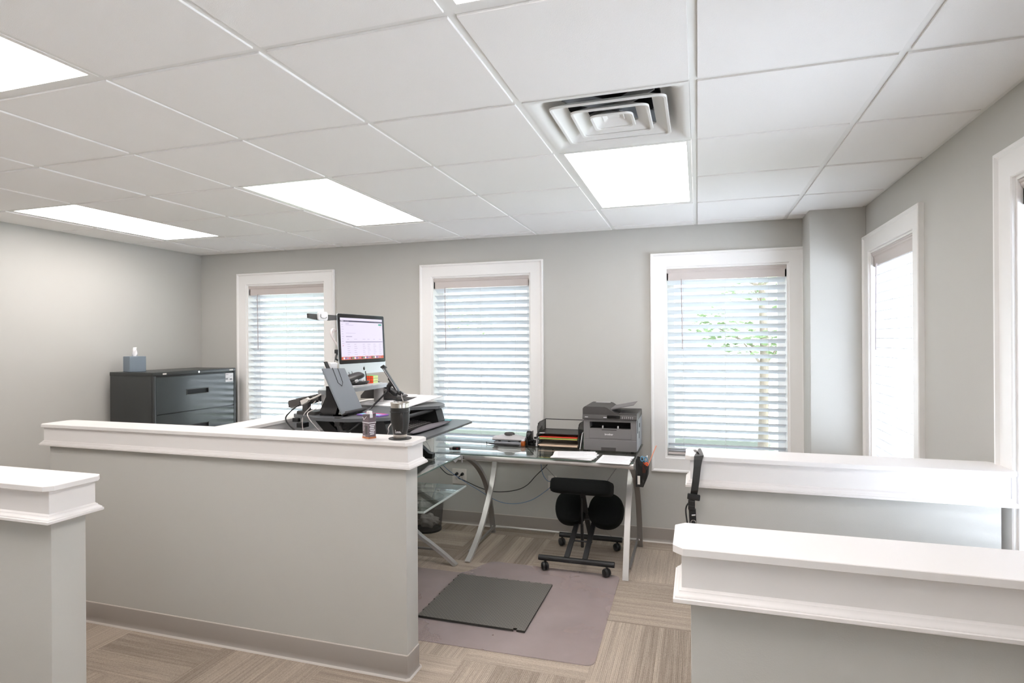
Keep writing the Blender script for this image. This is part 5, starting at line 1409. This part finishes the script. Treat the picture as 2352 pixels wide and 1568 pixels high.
bm = BM(); add_tube(bm, [Fd @ Vector(p) for p in ((-0.012, 0.298, 0.003), (-0.022, 0.200, 0.003), (0.004, 0.178, 0.003), (0.026, 0.200, 0.003), (0.038, 0.292, 0.003))], 0.0016, 6); obj('clip_outline', bm, M['black'], t)
bm = BM(); add_box(bm, -0.050, -0.020, 0.285, 0.345, -0.014, -0.006, bevel=0.002, mtx=Fd); obj('clip_lever', bm, M['black'], t)
bm = BM()
rings = []
for y_ in (2.925, 2.955):
    rings.append([(-2.09, y_, DZ), (-1.99, y_, DZ), (-1.975, y_, DZ + 0.05), (-2.035, y_, DZ + 0.17), (-2.05, y_, DZ + 0.17), (-2.05, y_, DZ + 0.11), (-2.10, y_, DZ + 0.012)])
loft(bm, rings); add_box(bm, -2.06, -1.93, 2.92, 2.96, DZ, DZ + 0.006); add_box(bm, -2.0, -1.93, 2.92, 3.12, DZ, DZ + 0.006); obj('easel_back', bm, M['blackgloss'], t)
bm = BM(); F = frame((-2.095, 3.055, 1.384), (0.35, 1, 0.0), (0.2, 0, 1)); lbox(bm, F, -0.026, 0.026, -0.012, 0.014, 0.0, 0.040, 0.004)
single('plug_adapter', bm, M['whiteplastic'], 'small white square adapter perched at the top of the document holder', 'adapter', smooth=40)

# tablet on a bent arm
t = thing('phone_holder', 'black bent arm clamped to the riser, holding a phone edge-on', 'phone holder', (-1.86, 2.92, DZ))
bm = BM()
arm = [(-1.845, 2.86, 1.035), (-1.825, 2.87, 1.055), (-1.79, 2.88, 1.10), (-1.765, 2.885, 1.145), (-1.80, 2.95, 1.165), (-1.83, 3.02, 1.165), (-1.78, 3.045, 1.205), (-1.705, 3.05, 1.272)]
arm = [(-1.860, 2.845, 1.045), (-1.835, 2.85, 1.060), (-1.795, 2.88, 1.10), (-1.775, 2.93, 1.145), (-1.80, 3.01, 1.170), (-1.715, 3.05, 1.265)]
add_tube(bm, bezier(arm, 6), 0.0055, 10); obj('arm', bm, M['black'], t, smooth=60)
bm = BM(); add_box(bm, -1.935, -1.90, 2.835, 2.875, DZ - 0.045, DZ + 0.006, bevel=0.003); add_cyl(bm, (-1.915, 2.85, DZ - 0.035), (-1.895, 2.845, DZ - 0.075), 0.016, seg=16); add_box(bm, -1.90, -1.855, 2.835, 2.86, 1.03, 1.055, bevel=0.004); obj('clamp', bm, M['blacksatin'], t, smooth=40)
ax = Vector((0.105, 0.0, -0.146)).normalized()
Ft = frame((-1.692, 3.05, 1.322), ax, (0.77, 0.31, 0.55))
bm = BM(); lbox(bm, Ft, -0.095, 0.095, -0.036, 0.036, -0.006, 0.003, 0.003); obj('phone_case', bm, M['black'], t, smooth=40)
bm = BM(); lbox(bm, Ft, -0.078, 0.075, -0.0375, 0.034, -0.002, 0.0015, 0.001); obj('phone_rim', bm, M['lightgrey'], t)
bm = BM(); lbox(bm, Ft, -0.098, -0.088, -0.036, 0.036, -0.010, 0.014, 0.002); lbox(bm, Ft, 0.085, 0.098, -0.034, 0.034, -0.010, 0.014, 0.003); lbox(bm, Ft, -0.02, 0.06, -0.020, 0.020, -0.014, -0.005, 0.004); obj('grip', bm, M['black'], t, smooth=40)
bm = BM(); add_tube(bm, [Ft @ Vector((0.012, 0, -0.012)), Ft @ Vector((0.018, 0, -0.034)), (-1.713, 3.05, 1.268)], [0.016, 0.013, 0.012], 14); obj('ball_joint', bm, M['blacksatin'], t, smooth=50)
bm = BM(); add_tube(bm, bezier([(-1.632, 3.05, 1.250), (-1.622, 3.04, 1.225), (-1.605, 3.03, 1.19), (-1.60, 3.02, 1.14)], 6), 0.0018, 6)
single('charging_cable', bm, M['cable_white'], 'thin pale cable hanging from the phone behind the tumbler', 'cable', smooth=60)

# power strip on a clamp stand
t = thing('power_strip', 'dark grey power strip held on a small stand at the deck edge', 'power strip', (-2.22, 2.98, DZ))
Fs = frame((-2.245, 3.0, 1.196), (0.205, 0.0, 0.045), (0.1, -1, 0.3))
bm = BM(); lbox(bm, Fs, -0.115, 0.105, -0.022, 0.022, -0.018, 0.018, 0.004); obj('strip_body', bm, M['prn_dk'], t, smooth=40)
bm = BM()
for q in (-0.02, 0.015, 0.05): lbox(bm, Fs, q - 0.010, q + 0.010, -0.012, 0.012, 0.0175, 0.019)
pieces('socket', bm, M['hole'], t)
bm = BM(); add_box(bm, -2.245, -2.205, 2.965, 3.0, DZ + 0.01, DZ + 0.07, bevel=0.004); obj('stand_stem', bm, M['prn_dk'], t)
bm = BM(); add_prism(bm, rounded([(-2.275, 2.945), (-2.13, 2.925), (-2.12, 3.05), (-2.27, 3.06)], 0.02, 4), DZ + 0.0003, DZ + 0.018); obj('stand_base', bm, M['prn_dk'], t)
bm = BM(); F = frame((-2.215, 2.965, 1.198), (0.8, 0, 0.3), (0, -1, 0)); loft(bm, [[F @ Vector(p) for p in ((-0.025, -0.017 * q, z), (0.02, -0.012 * q, z), (0.035, 0.0, z), (0.02, 0.017 * q, z), (-0.025, 0.017 * q, z))] for z, q in ((0.0, 1), (0.02, 0.8))])
add_tube(bm, bezier([(-2.185, 2.955, 1.208), (-2.13, 2.96, 1.230), (-2.09, 2.99, 1.262), (-2.075, 3.02, 1.30)], 6), 0.005, 8)
single('power_plug', bm, M['outlet'], 'pale plug and thick cable running up from the power strip', 'plug', smooth=50)
for nm, m_, r_, pts, lb in (
    ('usb_cable', 'cable_white', 0.0024, [(-2.125, 2.93, 1.205), (-2.154, 2.915, 1.165), (-2.187, 2.905, 1.125), (-2.19, 2.895, 1.07), (-2.18, 2.90, 1.02), (-2.16, 2.92, 0.95), (-2.14, 2.95, 0.80)], 'white cable curving from the power strip down over the deck edge'),
    ('usb_cable', 'cable_white', 0.0024, [(-2.100, 2.93, 1.207), (-2.103, 2.915, 1.169), (-2.140, 2.88, 1.142), (-2.112, 2.85, 1.115), (-2.075, 2.86, 1.068), (-2.050, 2.88, 1.02), (-2.03, 2.90, 0.90), (-2.02, 2.93, 0.80)], 'white cable with a bend, hanging nearer the document holder'),
    ('power_cable', 'black', 0.004, [(-2.244, 2.94, 1.178), (-2.290, 2.93, 1.145), (-2.325, 2.92, 1.10), (-2.285, 2.91, 1.055), (-2.21, 2.90, 1.01), (-2.12, 2.91, 0.93), (-2.05, 2.93, 0.80)], 'black cable bowing below the end of the riser deck')):
    bm = BM(); add_tube(bm, bezier(pts, 7), r_, 8); single(nm, bm, M[m_], lb, 'cable', smooth=60)
bm = BM(); add_box(bm, -2.275, -2.235, 2.915, 2.955, DZ - 0.042, DZ - 0.0195, bevel=0.002); add_box(bm, -2.235, -2.185, 2.90, 2.95, DZ - 0.072, DZ - 0.045, bevel=0.002); add_cyl(bm, (-2.22, 2.925, DZ - 0.048), (-2.22, 2.925, DZ - 0.02), 0.005, mi=1)
single('table_clamp', bm, [M['black'], M['chrome']], 'small black clamp with silver screw under the riser deck edge', 'clamp')
bm = BM(); add_tube(bm, bezier([(-1.90, 2.90, DZ - 0.021), (-1.915, 2.87, 1.06), (-1.89, 2.86, 1.04), (-1.875, 2.86, 1.07), (-1.895, 2.85, 1.05), (-1.87, 2.85, 1.015), (-1.84, 2.86, 0.96)], 7), 0.003, 8)
single('coiled_cord_loops', bm, M['black'], 'tangled black cord hanging under the riser deck by the arm clamp', 'cable', smooth=60)
bm = BM(); add_tube(bm, bezier([(-1.66, 2.93, 1.02), (-1.62, 2.88, 1.055), (-1.575, 2.80, 1.09), (-1.56, 2.84, 1.13)], 7), 0.0026, 8)
single('usb_cable', bm, M['cable_white'], 'white cable rising behind the carton and tumbler', 'cable', smooth=60)

# phone case lying on the deck
t = thing('phone_case', 'purple phone case with pink and aqua print lying on the riser deck', 'phone case', (-1.80, 3.0, DZ))
F = frame((-1.79, 3.00, DZ + 0.0004), (0.93, -0.20, 0), (0, 0, 1))
bm = BM(); lbox(bm, F, -0.085, 0.085, -0.042, 0.042, 0, 0.009, 0.003); obj('shell', bm, M['purple'], t, smooth=40)
bm = BM(); lbox(bm, F, -0.075, 0.078, 0.006, 0.036, 0.0085, 0.0095, mi=0); lbox(bm, F, -0.075, 0.070, -0.034, 0.004, 0.0085, 0.0095, mi=1); obj('print', bm, [M['pink'], M['cyan']], t)

# ---- strap over the end of the far low wall
t = thing('hanging_strap', 'black webbing strap with buckle draped over the end of the low wall', 'strap', (-0.02, 2.40, 0.70))
def ribbon(pts, wds, nx, th_=0.0022):
    """flat band through pts; wds is the width at each point, nx the across direction"""
    b_ = BM(); rings = []
    for i, p in enumerate(pts):
        p = Vector(p); n = Vector(nx[i] if isinstance(nx[0], (tuple, list)) else nx).normalized()
        tg = (Vector(pts[min(i+1, len(pts)-1)]) - Vector(pts[max(i-1, 0)])).normalized()
        o_ = n.cross(tg).normalized() * th_ / 2
        h_ = n * wds[i] / 2
        rings.append([p - h_ - o_, p + h_ - o_, p + h_ + o_, p - h_ + o_])
    loft(b_, rings); return b_
band = [(0.005, 2.475, 1.111), (0.005, 2.455, 1.106), (0.003, 2.425, 1.098), (0.002, 2.404, 1.0945), (-0.001, 2.398, 1.080), (-0.004, 2.392, 1.055), (-0.010, 2.385, 1.00), (-0.015, 2.384, 0.965), (-0.019, 2.400, 0.94)]
obj('webbing', ribbon(band, [0.008, 0.016, 0.030, 0.036, 0.032, 0.028, 0.027, 0.027, 0.027], (1, 0.12, 0.10)), M['blacksatin'], t)
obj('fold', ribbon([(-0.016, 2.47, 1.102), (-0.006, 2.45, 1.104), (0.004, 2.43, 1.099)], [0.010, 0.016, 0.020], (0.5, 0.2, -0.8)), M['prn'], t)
bm = BM(); rbox(bm, Vector((-0.018, 2.392, 0.937)), (0.048, 0.012, 0.024), Matrix.Rotation(0.10, 3, 'Y'), 0.004); obj('slider', bm, M['black'], t, smooth=40)
bm = BM(); rbox(bm, Vector((-0.026, 2.395, 0.905)), (0.026, 0.014, 0.040), None, 0.004); add_tube(bm, [(-0.037, 2.388, 0.921), (-0.014, 2.388, 0.919)], 0.0028, 8); add_tube(bm, [(-0.037, 2.388, 0.902), (-0.014, 2.388, 0.900)], 0.0028, 8); obj('buckle', bm, M['black'], t, smooth=40)
obj('webbing', ribbon([(-0.024, 2.40, 0.89), (-0.022, 2.405, 0.84), (-0.020, 2.408, 0.78), (-0.018, 2.41, 0.72)], [0.026, 0.026, 0.024, 0.024], (1, 0.1, 0.0), 0.008), M['black'], t)
bm = BM(); add_tube(bm, bezier([(-0.034, 2.40, 0.915), (-0.046, 2.40, 0.895), (-0.047, 2.40, 0.865), (-0.038, 2.40, 0.80), (-0.034, 2.40, 0.74)], 6), 0.003, 8); obj('cord', bm, M['black'], t, smooth=60)
bm = BM(); add_tube(bm, [(-0.012, 2.392, 0.868), (-0.026, 2.390, 0.866)], 0.004, 8); add_tube(bm, [(-0.020 + 0.009 * math.cos(w_), 2.394, 0.838 + 0.009 * math.sin(w_)) for w_ in [2*PI*k/16 for k in range(17)]], 0.0018, 6); obj('metal_ring', bm, M['chrome'], t, smooth=60)
